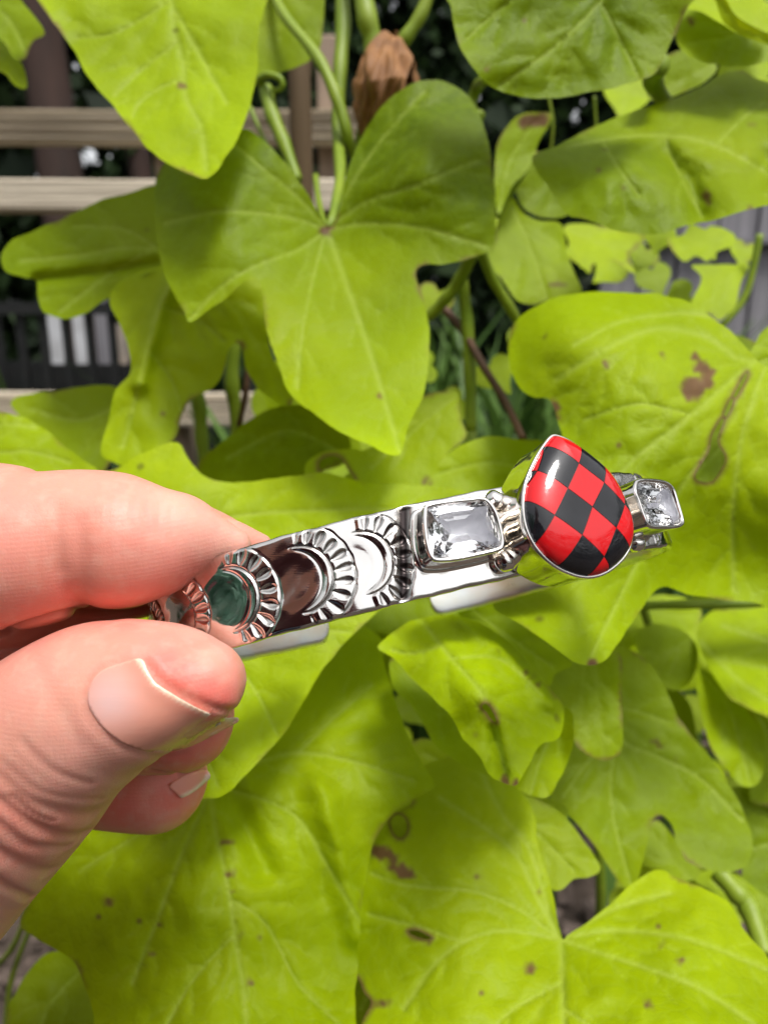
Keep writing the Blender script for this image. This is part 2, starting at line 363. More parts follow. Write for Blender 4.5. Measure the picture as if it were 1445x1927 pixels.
# ------------------------------------------------------------------ leaves
def tps(cp):                     # smooth depth surface through control points (px, py, depth)
    cp = np.asarray(cp, float); n = len(cp); X = cp[:, :2]/500
    def U(r2): return np.where(r2 > 0, r2*np.log(np.maximum(r2, 1e-12)), 0)
    K = U(((X[:, None]-X[None])**2).sum(2))+np.eye(n)*.02
    Pm = np.c_[np.ones(n), X]; A = np.block([[K, Pm], [Pm.T, np.zeros((3, 3))]])
    s = np.linalg.solve(A+np.eye(n+3)*1e-9, np.r_[cp[:, 2], 0, 0, 0])
    def f(Q):
        Q = Q/500; k = U(((Q[:, None]-X[None])**2).sum(2)); return k@s[:n]+np.c_[np.ones(len(Q)), Q]@s[n:]
    return f
leafcount = 0
def make_leaf(parent, outline, veins, d, tilt=.55, yaw=0., tint=.6, cp=None, holes=(), brown=(), rough=True, step=9., label=None, name='leaf', amp=1.0, material=None, gradt=0., fold=()):
    """outline and veins are traced; the blade gets its own depth surface with folds, quilting between veins and a wavy rim"""
    global leafcount; leafcount += 1; seed = leafcount
    ol = resample(catmull(outline, 8, True), step*.8, True)
    if rough: 
        nn = np.stack([noise(ol, 14, seed % 8), noise(ol, 11, (seed+3) % 8)], 1); ol = ol+nn*1.3
    vs = []
    for i, v in enumerate(veins):
        wv = v[0] if isinstance(v[0], (int, float)) else 5.; pts = v[1:] if isinstance(v[0], (int, float)) else v
        c = resample(catmull(pts, 6), step*1.1); vs.append((c, wv))
        L = np.linalg.norm(np.diff(c, axis=0), axis=1).sum()
        if L > 90:
            k = int(L/46); side = 1
            for j in range(1, k+1):
                i0 = min(int(j/(k+1)*len(c)), len(c)-2); T = c[i0+1]-c[i0]; T /= np.linalg.norm(T); side = -side
                N = np.array([-T[1], T[0]])*side; Lb = (48+30*random.random())*(1-.35*j/(k+1)); p0 = c[i0]
                bpts = [p0, p0+T*Lb*.35+N*Lb*.4, p0+T*Lb*.95+N*Lb*.72]
                vs.append((resample(catmull(bpts, 4), step*1.2), 2.4))
    lo, hi = ol.min(0), ol.max(0)
    lo = np.maximum(lo, (-170, -170)); hi = np.minimum(hi, (1615, 2097))
    gx, gy = np.meshgrid(np.arange(lo[0], hi[0], step), np.arange(lo[1], hi[1], step*.87))
    gx = gx+(np.arange(gx.shape[0]) % 2)[:, None]*step/2
    G = np.stack([gx.ravel(), gy.ravel()], 1); G = G[inside(G, ol)]
    if len(G): G = G[seg_dist(G, np.vstack([ol, ol[:1]])) > step*.55]
    extra = []
    for c, wv in vs:
        T = np.gradient(c, axis=0); T /= np.linalg.norm(T, axis=1)[:, None]+1e-9; N = np.stack([-T[:, 1], T[:, 0]], 1)
        offs = (0, wv*1.1, -wv*1.1) if wv > 3 else (0,)
        for of in offs: extra.append(c+N*of)
    if extra:
        Ex = np.vstack(extra); Ex = Ex[inside(Ex, ol)]
        if len(Ex): Ex = Ex[seg_dist(Ex, np.vstack([ol, ol[:1]])) > step*.35]
        # drop grid points that crowd the vein points
        if len(Ex):
            cell = {(int(a//(step*.5)), int(b//(step*.5))) for a, b in Ex}
            G = np.array([q for q in G if (int(q[0]//(step*.5)), int(q[1]//(step*.5))) not in cell]).reshape(-1, 2)
            G = np.vstack([G, Ex])
    hol = [resample(catmull(h, 5, True), step*.6, True) for h in holes]
    pts = [tuple(q) for q in ol]; edges = [(i, (i+1) % len(ol)) for i in range(len(ol))]
    for h in hol:
        n0 = len(pts); pts += [tuple(q) for q in h]; edges += [(n0+i, n0+(i+1) % len(h)) for i in range(len(h))]
    pts += [tuple(q) for q in G]
    r = delaunay_2d_cdt([Vector(p) for p in pts], edges, [], 1, 1e-4)
    V2 = np.array([tuple(v) for v in r[0]]); tris = [tuple(f) for f in r[2]]
    if hol:
        cen = np.array([V2[list(t_)].mean(0) for t_ in tris]); bad = np.zeros(len(tris), bool)
        for h in hol: bad |= inside(cen, h)
        tris = [t_ for t_, b_ in zip(tris, bad) if not b_]
    # vein influence
    vein = np.zeros(len(V2)); near = np.full(len(V2), 1e9)
    for c, wv in vs:
        m_ = ((V2 > c.min(0)-60) & (V2 < c.max(0)+60)).all(1)
        if not m_.any(): continue
        dd = seg_dist(V2[m_], c)
        vein[m_] = np.maximum(vein[m_], np.exp(-(dd/(wv*.75))**2)*(1. if wv > 3 else .32)); near[m_] = np.minimum(near[m_], dd)
    cen = (np.clip(ol, (-100, -100), (1545, 2027))).mean(0); mmp = d/F
    q = V2-cen
    if cp: dep = tps(cp)(V2)
    else: dep = d-tilt*q[:, 1]*mmp-yaw*q[:, 0]*mmp
    dep += amp*(1.6*noise(V2, 95, seed % 8)+.55*noise(V2, 38, (seed+2) % 8)+.16*noise(V2, 15, (seed+5) % 8))
    dep -= amp*.62*np.clip(near/30, 0, 1)**.9 - amp*.25*vein
    for fpts, fw, fa in fold:       # creases or ridges along a line
        dd = seg_dist(V2, np.array(fpts, float)); dep += fa*np.exp(-(dd/fw)**2)
    edge = seg_dist(V2, np.vstack([ol, ol[:1]]))
    br = np.zeros(len(V2))
    for h in hol: br = np.maximum(br, np.clip(1.1-seg_dist(V2, np.vstack([h, h[:1]]))/9, 0, 1))
    for (bx, by, rr) in brown:
        dd = np.hypot(V2[:, 0]-bx, V2[:, 1]-by)+noise(V2, 9, 1)*rr*.25; br = np.maximum(br, np.clip((rr-dd)/4+.5, 0, 1))
    br = np.maximum(br, np.clip(1-edge/4.5, 0, 1)*np.clip(noise(V2, 30, seed % 8)-.35, 0, .8))
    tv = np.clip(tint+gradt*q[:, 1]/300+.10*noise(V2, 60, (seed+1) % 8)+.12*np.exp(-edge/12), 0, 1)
    V = PW(V2[:, 0], V2[:, 1], dep)
    # triangle winding toward the camera
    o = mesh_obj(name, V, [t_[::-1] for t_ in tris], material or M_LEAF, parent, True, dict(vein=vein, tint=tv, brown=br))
    if label: o['label'] = label
    return o
def stem(parent, pts, r, name='stem', m=None, n=12):
    p = np.array([PW(*q) for q in pts]); c = catmull(p, 8)
    rr = np.interp(np.linspace(0, 1, len(c)), np.linspace(0, 1, len(np.atleast_1d(r))), np.atleast_1d(r))*.001
    rr = rr*(1+.06*np.sin(np.arange(len(c))*.9)); return mesh_obj(name, *tube(c, rr, n), m or M_STEM, parent)

vine = empty('sweet_potato_vine', (0.0, .26, 0), 'chartreuse sweet potato vine with large heart shaped leaves filling the picture behind the bracelet', 'vine')
LF = lambda *a, **k: make_leaf(vine, *a, **k)
#@LEAVES
# L1 top left, hanging
LF([(30,-90),(60,-20),(95,35),(140,95),(170,150),(215,200),(250,245),(285,285),(330,315),(375,333),(400,328),(425,295),(450,255),(470,200),(482,140),(486,60),(480,-90)],
   [(7,(300,-90),(320,-20),(330,60),(345,120),(350,185),(378,240),(388,318)),(5,(325,10),(370,90),(425,190)),(4,(346,150),(300,165),(262,195),(250,220)),(4,(322,0),(220,60),(150,70)),(4,(335,80),(280,120),(215,180))],
   178, tilt=.55, tint=.80, amp=1.2, brown=[(343,160,7)], label='pale crinkled leaf hanging point down at the top left')
# L2
LF([(450,-80),(608,-80),(609,0),(607,60),(598,95),(570,120),(530,135),(480,142),(462,60)],[(5,(500,-60),(540,30),(590,90)),(3,(480,52),(540,48))], 232, tilt=.2, tint=.36, label='dark green leaf above the curled tendril')
# L3 top left corner
LF([(-60,-50),(20,-20),(60,25),(84,62),(62,78),(48,112),(25,108),(0,70),(-60,40)],[(4,(-40,-20),(20,40),(50,100))], 205, tilt=.4, tint=.42)
LF([(-60,40),(0,75),(30,108),(46,130),(50,166),(30,160),(5,135),(-60,110)],[(3,(-50,70),(10,110),(45,160))], 210, tilt=.8, tint=.75, label='pale narrow leaf at the top left corner')
# L4 star leaf
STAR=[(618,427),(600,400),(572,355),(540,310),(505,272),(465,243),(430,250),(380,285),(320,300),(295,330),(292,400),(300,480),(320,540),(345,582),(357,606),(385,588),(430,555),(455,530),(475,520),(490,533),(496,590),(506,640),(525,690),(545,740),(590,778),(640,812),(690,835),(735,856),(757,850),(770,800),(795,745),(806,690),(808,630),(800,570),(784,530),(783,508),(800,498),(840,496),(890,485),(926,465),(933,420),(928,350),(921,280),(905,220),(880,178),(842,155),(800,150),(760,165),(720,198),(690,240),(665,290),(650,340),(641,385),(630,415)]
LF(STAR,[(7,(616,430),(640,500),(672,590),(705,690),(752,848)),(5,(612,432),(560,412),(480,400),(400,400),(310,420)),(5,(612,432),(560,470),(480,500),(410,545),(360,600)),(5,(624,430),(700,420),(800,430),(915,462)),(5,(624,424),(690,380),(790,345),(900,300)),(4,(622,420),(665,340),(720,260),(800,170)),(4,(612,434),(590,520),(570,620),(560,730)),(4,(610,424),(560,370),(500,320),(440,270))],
   172, tint=.26, gradt=.5, amp=.9, cp=[(618,427,186),(465,245,183),(300,330,186),(300,480,176),(357,600,170),(500,560,169),(640,560,173),(757,850,146),(560,740,158),(806,650,163),(640,800,150),(926,460,172),(925,300,176),(820,150,184),(800,330,172),(690,240,184),(430,400,172)],  # tint gradient paints slope shading: upper lobes darker, central tip lighter
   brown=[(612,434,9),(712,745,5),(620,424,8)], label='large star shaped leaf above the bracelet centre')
# L5
LF([(330,345),(300,345),(250,360),(190,375),(130,405),(70,430),(25,450),(3,475),(5,500),(20,515),(50,523),(68,526),(72,560),(85,590),(120,600),(160,590),(200,562),(250,535),(300,505),(350,480),(350,380)],
   [(5,(330,470),(240,465),(150,480),(40,490)),(4,(300,468),(230,430),(140,425)),(4,(280,470),(200,520),(115,585)),(3,(240,465),(190,410))], 210, tilt=.35, yaw=.2, tint=.26, fold=[([(68,526),(180,515),(300,495)],10,3)], label='rounded leaf in front of the second fence rail')
# L6 curled
LF([(300,500),(262,510),(218,535),(205,570),(225,610),(240,650),(245,700),(215,740),(205,790),(190,850),(208,868),(250,876),(300,852),(330,822),(340,790),(357,752),(400,730),(420,700),(430,655),(452,648),(465,695),(490,735),(530,762),(551,757),(548,720),(520,690),(505,640),(500,560),(480,505),(430,490),(360,500),(330,480)],
   [(5,(322,525),(300,575),(280,640),(262,720),(232,840)),(4,(300,575),(370,600),(420,640)),(4,(280,660),(320,710),(340,770)),(3,(322,525),(420,560),(470,620),(535,750))], 200, tilt=.25, tint=.80, amp=1.6, brown=[(452,650,8),(548,760,7),(336,790,5),(308,778,4)], fold=[([(322,530),(295,600),(262,720)],16,-5)], label='yellow green curled leaf under the star leaf')
# L7, L8
LF([(20,757),(60,740),(100,736),(150,728),(205,725),(250,750),(240,800),(215,850),(195,890),(150,890),(90,832),(50,800)],[(4,(230,760),(150,790),(60,770)),(3,(230,760),(180,860))],228,tilt=.4,tint=.38)
LF([(-90,768),(0,775),(40,785),(80,805),(120,838),(155,865),(185,890),(190,960),(-90,960)],[(5,(-80,830),(0,800),(70,805)),(4,(-60,860),(50,850),(130,870)),(3,(10,790),(60,860))],170,tilt=.9,tint=.72,amp=1.3, label='bright leaf at the left edge above the forefinger')
# L27 dark
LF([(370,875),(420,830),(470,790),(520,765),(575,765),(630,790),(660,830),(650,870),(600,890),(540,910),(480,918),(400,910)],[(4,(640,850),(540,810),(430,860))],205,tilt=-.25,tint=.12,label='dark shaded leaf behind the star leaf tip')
# L28
LF([(700,840),(760,765),(800,742),(840,736),(862,742),(868,790),(878,822),(845,850),(822,880),(800,930),(740,940),(660,940),(585,905),(575,872),(610,850),(660,845)],[(4,(860,745),(790,800),(700,880)),(3,(800,790),(840,840))],188,tilt=.4,tint=.55,brown=[(640,868,8),(800,905,6)],holes=[[(600,872),(620,858),(640,862),(655,885),(668,908),(640,915),(610,900)]], label='leaf with a brown rimmed hole behind the star leaf tip')
# L29
LF([(800,930),(830,866),(870,836),(920,822),(985,826),(1040,845),(1060,960),(900,1000),(800,970)],[(4,(1040,900),(930,870),(830,890))],182,tilt=.3,tint=.52,brown=[(805,908,6)])
# L9 bright leaf behind bracelet
LF([(160,900),(215,882),(270,852),(330,832),(352,862),(385,897),(440,908),(520,900),(600,890),(650,900),(700,908),(770,912),(850,920),(960,960),(960,1050),(860,1110),(780,1120),(722,1145),(680,1180),(640,1218),(590,1285),(545,1368),(500,1420),(462,1460),(430,1490),(398,1502),(330,1480),(200,1300),(120,1000)],
   [(5,(200,1050),(400,980),(600,960),(850,960)),(5,(200,1100),(400,1150),(560,1180),(660,1190)),(4,(250,1150),(340,1300),(410,1480)),(4,(300,1160),(450,1260),(520,1380))], 150, tilt=.62, tint=.84, amp=.9, label='bright leaf directly behind the stamped end of the bracelet')
# L13 right big leaf with lobe
LF([(1560,600),(1500,660),(1445,690),(1412,662),(1380,627),(1330,590),(1290,566),(1240,553),(1190,551),(1130,549),(1080,552),(1030,565),(985,590),(961,620),(955,660),(962,700),(980,732),(1005,748),(1036,752),(1050,790),(1060,840),(1050,900),(1020,1000),(950,1060),(925,1140),(970,1168),(1012,1196),(1060,1232),(1085,1248),(1115,1252),(1140,1240),(1168,1205),(1205,1148),(1245,1105),(1300,1120),(1400,1132),(1560,1120)],
   [(7,(1560,640),(1407,678),(1322,632),(1222,622),(1122,668),(1046,715)),(5,(1350,600),(1287,590),(1172,605),(1080,650)),(7,(1480,640),(1407,690),(1287,790),(1187,870),(1120,960)),(5,(1407,700),(1340,830),(1230,1000),(1110,1240)),(6,(1440,690),(1400,800),(1380,950),(1380,1110)),(4,(1300,780),(1200,760),(1100,790)),(3,(1222,622),(1120,720),(1060,800))],
   152, tint=.74, amp=1.0, cp=[(960,640,176),(1070,620,160),(1080,552,174),(1240,553,166),(1240,700,150),(1420,690,158),(1050,800,156),(1300,900,146),(1560,900,150),(1110,1250,124),(1000,1100,140),(1300,1100,152),(1445,1130,156),(1150,1000,140)],
   holes=[[(1402,704),(1406,706),(1392,736),(1384,748),(1380,744)],[(1374,752),(1380,752),(1372,775),(1366,784),(1362,780)],[(1356,790),(1362,792),(1350,830),(1364,860),(1358,880),(1340,905),(1318,906),(1308,895),(1322,870),(1334,850),(1340,820)],],
   brown=[(1318,690,15),(1305,730,22),(1328,715,16),(1308,672,8),(1338,700,12),(1297,745,10),(1044,765,13),(1052,785,8),(1115,1248,12),(1140,684,6),(1248,668,5),(1322,873,9),(1166,836,6)], label='large torn leaf with brown star shaped blotch at the right')
LF([(1400,700),(1420,650),(1450,610),(1560,560),(1560,760),(1470,720)],[(4,(1540,640),(1430,680))],170,tilt=.2,tint=.5)
# L20
LF([(1003,292),(1050,272),(1110,242),(1180,212),(1250,190),(1310,167),(1350,142),(1390,132),(1432,150),(1540,200),(1540,380),(1445,385),(1400,397),(1340,415),(1290,424),(1240,440),(1190,438),(1150,430),(1100,412),(1070,405),(1050,380),(1030,350),(1010,320)],
   [(5,(1540,370),(1445,325),(1372,285),(1297,260),(1192,255),(1070,275)),(4,(1132,262),(1160,310),(1202,365)),(4,(1252,256),(1280,330),(1320,405)),(4,(1345,275),(1400,220),(1440,190)),(3,(1250,258),(1300,200),(1350,160))],
   176, tint=.24, amp=1.6, cp=[(1005,290,176),(1180,215,196),(1380,135,200),(1540,290,184),(1180,300,172),(1380,290,176),(1200,435,166),(1440,385,164),(1060,390,170)], brown=[(1328,368,9),(1334,380,6),(1412,393,8),(1130,318,4),(1415,235,5),(1175,352,4)], fold=[([(1250,290),(1300,340),(1320,400)],22,5),([(1420,340),(1445,300)],22,4)], label='broad leaf with a curled upper rim at the right edge')
# L21
LF([(840,-90),(850,20),(862,80),(885,120),(925,163),(970,180),(1030,185),(1100,175),(1170,160),(1232,136),(1262,80),(1290,20),(1330,-90)],
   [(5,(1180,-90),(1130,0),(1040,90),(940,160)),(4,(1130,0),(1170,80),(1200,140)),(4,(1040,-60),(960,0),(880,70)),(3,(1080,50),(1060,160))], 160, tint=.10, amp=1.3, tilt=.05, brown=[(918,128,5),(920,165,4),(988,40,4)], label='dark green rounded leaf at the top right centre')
# L22 group
LF([(1276,20),(1272,70),(1290,100),(1330,118),(1400,125),(1450,112),(1540,80),(1540,-30),(1400,-40),(1300,-30)],[(4,(1540,0),(1400,60),(1300,80)),(3,(1400,60),(1350,110))],186,tilt=.3,tint=.33,brown=[(1302,40,5),(1298,33,4)])
LF([(1278,8),(1320,-20),(1380,-30),(1460,20),(1460,50),(1440,70),(1400,66),(1350,40),(1320,22)],[(3,(1300,0),(1440,55))],180,tilt=.8,tint=.85)
LF([(1352,-30),(1380,22),(1420,50),(1470,70),(1470,90),(1440,82),(1400,68),(1372,50),(1356,30),(1340,-20)],[(3,(1352,-20),(1380,40),(1450,78))],172,tilt=-.4,tint=.85,label='folded pale leaf edge at the top right corner')
LF([(1222,140),(1250,105),(1295,92),(1348,120),(1330,150),(1290,172),(1240,188),(1215,180)],[(3,(1340,120),(1240,170))],215,tilt=.1,tint=.25)
# L24 small with brown tip, L25 pale
LF([(935,275),(950,242),(975,217),(1005,211),(1038,215),(1030,240),(1012,268),(1000,308),(985,330),(965,347),(950,380),(937,402),(930,335)],[(4,(940,390),(960,300),(1010,225))],222,tilt=.1,tint=.42,brown=[(985,232,12),(1000,225,14),(1018,222,13),(1030,218,9)],label='small leaf with a brown withered tip right of the star leaf')
LF([(985,300),(1050,300),(1075,370),(1068,405),(1020,408),(985,390),(968,345)],[(3,(1060,310),(990,380))],236,tilt=.1,tint=.22)
LF([(915,490),(930,440),(945,398),(962,370),(985,402),(1020,416),(1055,420),(1064,470),(1080,510),(1092,552),(1040,562),(1000,573),(970,562),(940,520)],[(4,(965,385),(1000,470),(1030,560)),(3,(985,430),(1050,480))],226,tilt=.3,tint=.66,brown=[(1035,533,5),(1048,534,5),(1058,535,4)],label='pale yellowish leaf between the star leaf and the small bright leaves')
# L17-L19, L12
LF([(860,1150),(905,1120),(960,1130),(1000,1185),(1050,1225),(1078,1250),(1045,1268),(1030,1290),(960,1240),(900,1190)],[(4,(880,1140),(960,1200),(1040,1255))],168,tilt=.4,tint=.5)
LF([(735,1240),(780,1230),(900,1260),(1060,1325),(1079,1370),(1075,1412),(1055,1462),(1035,1497),(1010,1502),(970,1485),(925,1463),(870,1440),(820,1402),(795,1360),(768,1320),(738,1290)],[(4,(1060,1335),(1020,1420),(1000,1495)),(3,(780,1260),(880,1380))],150,tilt=.5,tint=.52,fold=[([(1062,1330),(1050,1420)],30,4)],label='olive leaf partly under the curled spotted leaf')
LF([(712,1218),(740,1190),(775,1168),(820,1158),(860,1158),(900,1172),(950,1202),(990,1242),(1030,1290),(1055,1322),(1061,1352),(1050,1390),(1022,1400),(1010,1412),(990,1450),(972,1477),(945,1472),(920,1458),(900,1420),(872,1390),(850,1350),(820,1320),(780,1282),(742,1242)],
   [(5,(790,1165),(850,1240),(920,1330),(955,1470)),(4,(830,1215),(780,1230),(740,1225)),(4,(850,1240),(940,1240),(1020,1310)),(3,(900,1300),(980,1340),(1040,1370)),(3,(920,1330),(890,1360),(870,1380))],
   128, tint=.80, amp=1.3, cp=[(712,1218,142),(850,1158,146),(990,1242,144),(1058,1345,134),(1000,1425,124),(955,1474,116),(870,1390,126),(780,1282,136),(900,1290,124),(950,1210,146)],
   holes=[[(906,1330),(914,1324),(922,1332),(930,1345),(934,1360),(922,1352),(916,1342)]], brown=[(950,1470,10),(968,1474,8),(906,1327,4),(990,1268,4),(1000,1278,4),(1010,1288,4),(896,1380,3)], fold=[([(860,1165),(960,1235),(1040,1330)],14,-3),([(925,1370),(950,1460)],8,2.5)], label='bright curled leaf with a hole and a brown tip below the cuff')
# L30, L31, L16
LF([(1150,1225),(1190,1225),(1232,1260),(1262,1320),(1290,1368),(1340,1430),(1385,1500),(1410,1560),(1416,1600),(1400,1632),(1360,1642),(1300,1626),(1275,1592),(1265,1552),(1242,1535),(1222,1553),(1216,1600),(1202,1650),(1186,1674),(1160,1652),(1120,1592),(1080,1545),(1035,1500),(1050,1430),(1100,1330)],
   [(5,(1140,1240),(1164,1383),(1240,1425),(1318,1466),(1396,1545)),(4,(1160,1370),(1150,1510),(1185,1660)),(4,(1160,1385),(1110,1430),(1060,1500)),(4,(1155,1330),(1200,1340),(1260,1360))],
   186, tilt=.6, tint=.34, amp=1.1, brown=[(1225,1393,4),(1235,1399,5),(1243,1404,4),(1270,1430,3)], label='duller green two lobed leaf at the lower right')
LF([(1025,1280),(1080,1235),(1165,1230),(1168,1300),(1172,1380),(1166,1420),(1132,1431),(1090,1412),(1070,1370),(1045,1320)],[(3,(1120,1240),(1135,1420)),(3,(1100,1240),(1090,1390))],168,tilt=.25,tint=.28,label='olive leaf hanging under the tip of the torn leaf')
LF([(860,1490),(900,1478),(960,1478),(1000,1500),(1042,1520),(1082,1560),(1129,1630),(1112,1650),(1080,1656),(1056,1675),(1030,1670),(980,1640)],[(4,(900,1490),(1000,1560),(1080,1640))],172,tilt=.5,tint=.46)
# L15 bottom right
LF([(1058,1768),(1048,1720),(1040,1680),(1022,1625),(1010,1580),(1000,1520),(960,1470),(900,1430),(850,1425),(800,1440),(775,1470),(775,1510),(742,1530),(700,1562),(688,1620),(679,1700),(672,1790),(668,1838),(680,1870),(700,1888),(735,1886),(700,1900),(680,1930),(672,2060),(760,2200),(1000,2260),(1250,2200),(1400,2080),(1500,1960),(1480,1860),(1445,1802),(1400,1750),(1370,1700),(1322,1672),(1270,1652),(1240,1637),(1200,1655),(1150,1700),(1092,1745),(1066,1764)],
   [(8,(1056,1768),(1058,1850),(1062,2000),(1060,2200)),(6,(1052,1762),(1030,1708),(994,1595),(950,1540),(905,1450)),(6,(1050,1764),(1010,1690),(958,1595),(829,1502)),(6,(1050,1768),(947,1752),(870,1775),(813,1822),(760,1900)),(5,(1048,1764),(980,1715),(922,1688),(870,1675),(767,1667),(700,1645)),(5,(870,1775),(803,1750),(695,1722)),
    (6,(1062,1762),(1110,1735),(1164,1708),(1262,1682)),(6,(1062,1768),(1130,1755),(1215,1755),(1319,1775),(1445,1827)),(6,(1062,1772),(1130,1795),(1215,1822),(1319,1863),(1421,1930)),(5,(1060,1850),(960,1905),(880,1990)),(5,(1061,1900),(1200,1990))],
   140, tint=.82, amp=1.0, cp=[(1056,1768,142),(900,1440,168),(700,1600,158),(672,1840,142),(760,2180,110),(1060,1950,126),(1400,2060,112),(1480,1860,140),(1240,1637,156),(1300,1780,138),(870,1760,140),(960,1600,154)],
   brown=[(705,1600,12),(722,1608,14),(740,1616,10),(738,1632,11),(755,1640,14),(772,1644,12),(694,1592,7),(995,1822,10),(900,1651,5),(1282,1808,6),(1245,1778,6),(1240,1745,4),(1217,1890,7),(1225,1897,5),(780,1764,6),(795,1767,5),(808,1772,5),(1013,1680,4),(1065,1700,3),(880,1812,3),(905,1870,4),(720,1890,6),(708,1892,5)],
   holes=[[(735,1545),(748,1534),(762,1542),(766,1562),(756,1577),(742,1570)],[(768,1754),(785,1752),(812,1766),(800,1768),(780,1762)],[(666,1842),(676,1846),(684,1868),(698,1886),(690,1905),(672,1930),(664,1900)]], label='largest pale veined leaf at the bottom right')
# L10 lower left big
LF([(240,1330),(330,1300),(430,1250),(560,1200),(650,1170),(716,1200),(724,1250),(738,1300),(762,1370),(790,1430),(819,1478),(790,1500),(742,1530),(706,1580),(690,1640),(677,1750),(671,1840),(668,1900),(672,2120),(420,2200),(220,2120),(182,1980),(174,1900),(156,1850),(140,1812),(110,1791),(60,1762),(37,1735),(60,1690),(90,1640),(150,1560),(200,1480)],
   [(7,(395,1480),(405,1560),(425,1650),(445,1780),(466,1960),(470,2150)),(5,(395,1490),(345,1600),(297,1730),(250,1850)),(5,(398,1480),(480,1500),(560,1540),(610,1620),(680,1740)),(4,(430,1690),(500,1740),(560,1850),(640,1930)),(5,(420,1460),(540,1420),(650,1430),(780,1470)),(4,(440,1760),(360,1850),(300,1960)),(4,(390,1500),(280,1560),(150,1640)),(4,(560,1420),(620,1360),(700,1290))],
   146, tint=.80, amp=1.0, cp=[(240,1330,176),(650,1170,178),(819,1478,150),(700,1620,150),(671,1840,140),(420,2180,106),(182,1980,132),(37,1735,152),(400,1500,150),(450,1780,134),(600,1540,146),(560,1700,144),(300,1700,138)],
   brown=[(204,1697,8),(418,1587,5),(428,1585,4),(436,1583,3),(428,1645,5),(438,1643,5),(434,1680,4),(455,1762,4),(470,1850,6),(284,1797,5),(185,1725,3),(262,1734,3),(300,1740,4),(272,1818,3),(488,1768,4)], fold=[([(600,1480),(640,1600),(672,1760)],26,-3.5),([(425,1480),(470,1560),(500,1640)],24,3)], label='large leaf with a straight midrib at the lower left under the thumb')
LF([(10,2060),(14,1910),(30,1868),(60,1820),(92,1793),(130,1795),(160,1830),(185,1900),(200,2060)],[(4,(150,1830),(90,1900),(60,2000))],180,tilt=.5,tint=.30,label='dark leaf in the bottom left corner')
# right side small ones
SMALL=lambda cx,cy,s,rot,d,tint,**k: LF([(cx+s*1.1*(a*math.cos(rot)-b*math.sin(rot)),cy+s*1.1*(a*math.sin(rot)+b*math.cos(rot))) for a,b in [(0,-.30),(.22,-.50),(.55,-.50),(.80,-.22),(.78,.1),(.62,.34),(.36,.58),(.16,.85),(.02,1.1),(-.14,.85),(-.34,.6),(-.62,.36),(-.80,.1),(-.82,-.22),(-.55,-.50),(-.22,-.50)]],
   [(3,(cx,cy-.1*s*math.cos(rot)),(cx-s*.95*math.sin(rot),cy+s*.95*math.cos(rot))),(2.5,(cx,cy),(cx+s*(.7*math.cos(rot)-.1*math.sin(rot)),cy+s*(.7*math.sin(rot)+.1*math.cos(rot)))),(2.5,(cx,cy),(cx-s*(.7*math.cos(rot)),cy-s*(.7*math.sin(rot))))],d,tint=tint,amp=.8,**k)
LF([(1290,600),(1305,560),(1320,520),(1300,500),(1340,498),(1380,497),(1411,498),(1395,530),(1385,570),(1370,590),(1350,603),(1332,590)],[(3,(1405,500),(1345,540),(1340,600))],262,tilt=.5,tint=.95,label='small yellow pointed leaf against the grey board fence')
LF([(1255,450),(1285,440),(1300,420),(1330,430),(1352,425),(1380,440),(1378,460),(1345,475),(1330,490),(1310,480),(1290,492),(1270,475)],[(3,(1370,445),(1280,470))],270,tilt=.6,tint=.92)
LF([(1060,425),(1100,420),(1150,428),(1212,440),(1200,465),(1185,480),(1195,515),(1172,500),(1150,490),(1138,515),(1120,495),(1095,505),(1080,480),(1068,450)],[(3,(1065,430),(1130,460),(1190,470))],276,tilt=.6,tint=.95,label='jagged bright yellow leaf under the broad right leaf')
for a in [(1210,480,34,.5,300,.8),(1230,520,38,-.3,310,.55),(1180,172,52,.2,300,.95),(1400,110,60,.9,250,.95),(1420,30,50,.3,240,.9),(1285,560,40,1.3,300,.5),(1015,300,22,.4,300,.9),(945,430,30,1.,300,.6),(1440,170,30,2,260,.9)]: SMALL(*a[:4],a[4],a[5],tilt=.5)
LF([(1310,1190),(1340,1150),(1400,1150),(1480,1140),(1560,1200),(1560,1400),(1480,1380),(1440,1350),(1400,1330),(1370,1310),(1330,1250)],[(5,(1320,1210),(1400,1290),(1500,1350)),(4,(1360,1180),(1480,1220)),(4,(1350,1240),(1500,1270))],226,tilt=1.0,tint=.88,amp=1.3,label='blurred pale leaf at the right edge below the horizontal stalk')
LF([(1312,1260),(1340,1270),(1385,1310),(1420,1345),(1440,1400),(1430,1470),(1400,1480),(1370,1455),(1340,1410),(1318,1340)],[(4,(1320,1265),(1370,1330),(1410,1470))],222,tilt=.4,tint=.72,amp=1.5)
LF([(1400,1300),(1470,1330),(1560,1400),(1560,1560),(1450,1520),(1410,1500),(1425,1400)],[(4,(1400,1310),(1500,1450))],228,tilt=.3,tint=.45)
LF([(1195,1195),(1230,1175),(1290,1190),(1315,1230),(1300,1280),(1270,1300),(1230,1280),(1205,1240)],[(3,(1300,1200),(1220,1250))],236,tilt=.4,tint=.35)
LF([(1180,1140),(1230,1120),(1300,1130),(1320,1160),(1290,1190),(1230,1190),(1190,1175)],[(3,(1190,1150),(1300,1160))],250,tilt=.6,tint=.8)
LF([(1245,1300),(1275,1300),(1300,1330),(1310,1400),(1290,1380),(1255,1330)],[],240,tilt=.2,tint=.3)
LF([(1215,1560),(1240,1545),(1280,1590),(1320,1640),(1290,1660),(1240,1640),(1205,1620)],[(3,(1290,1650),(1230,1570))],212,tilt=.5,tint=.5)
LF([(1365,1500),(1420,1480),(1560,1520),(1560,1680),(1470,1700),(1400,1680),(1395,1620)],[(4,(1560,1560),(1400,1600))],224,tilt=.4,tint=.30)
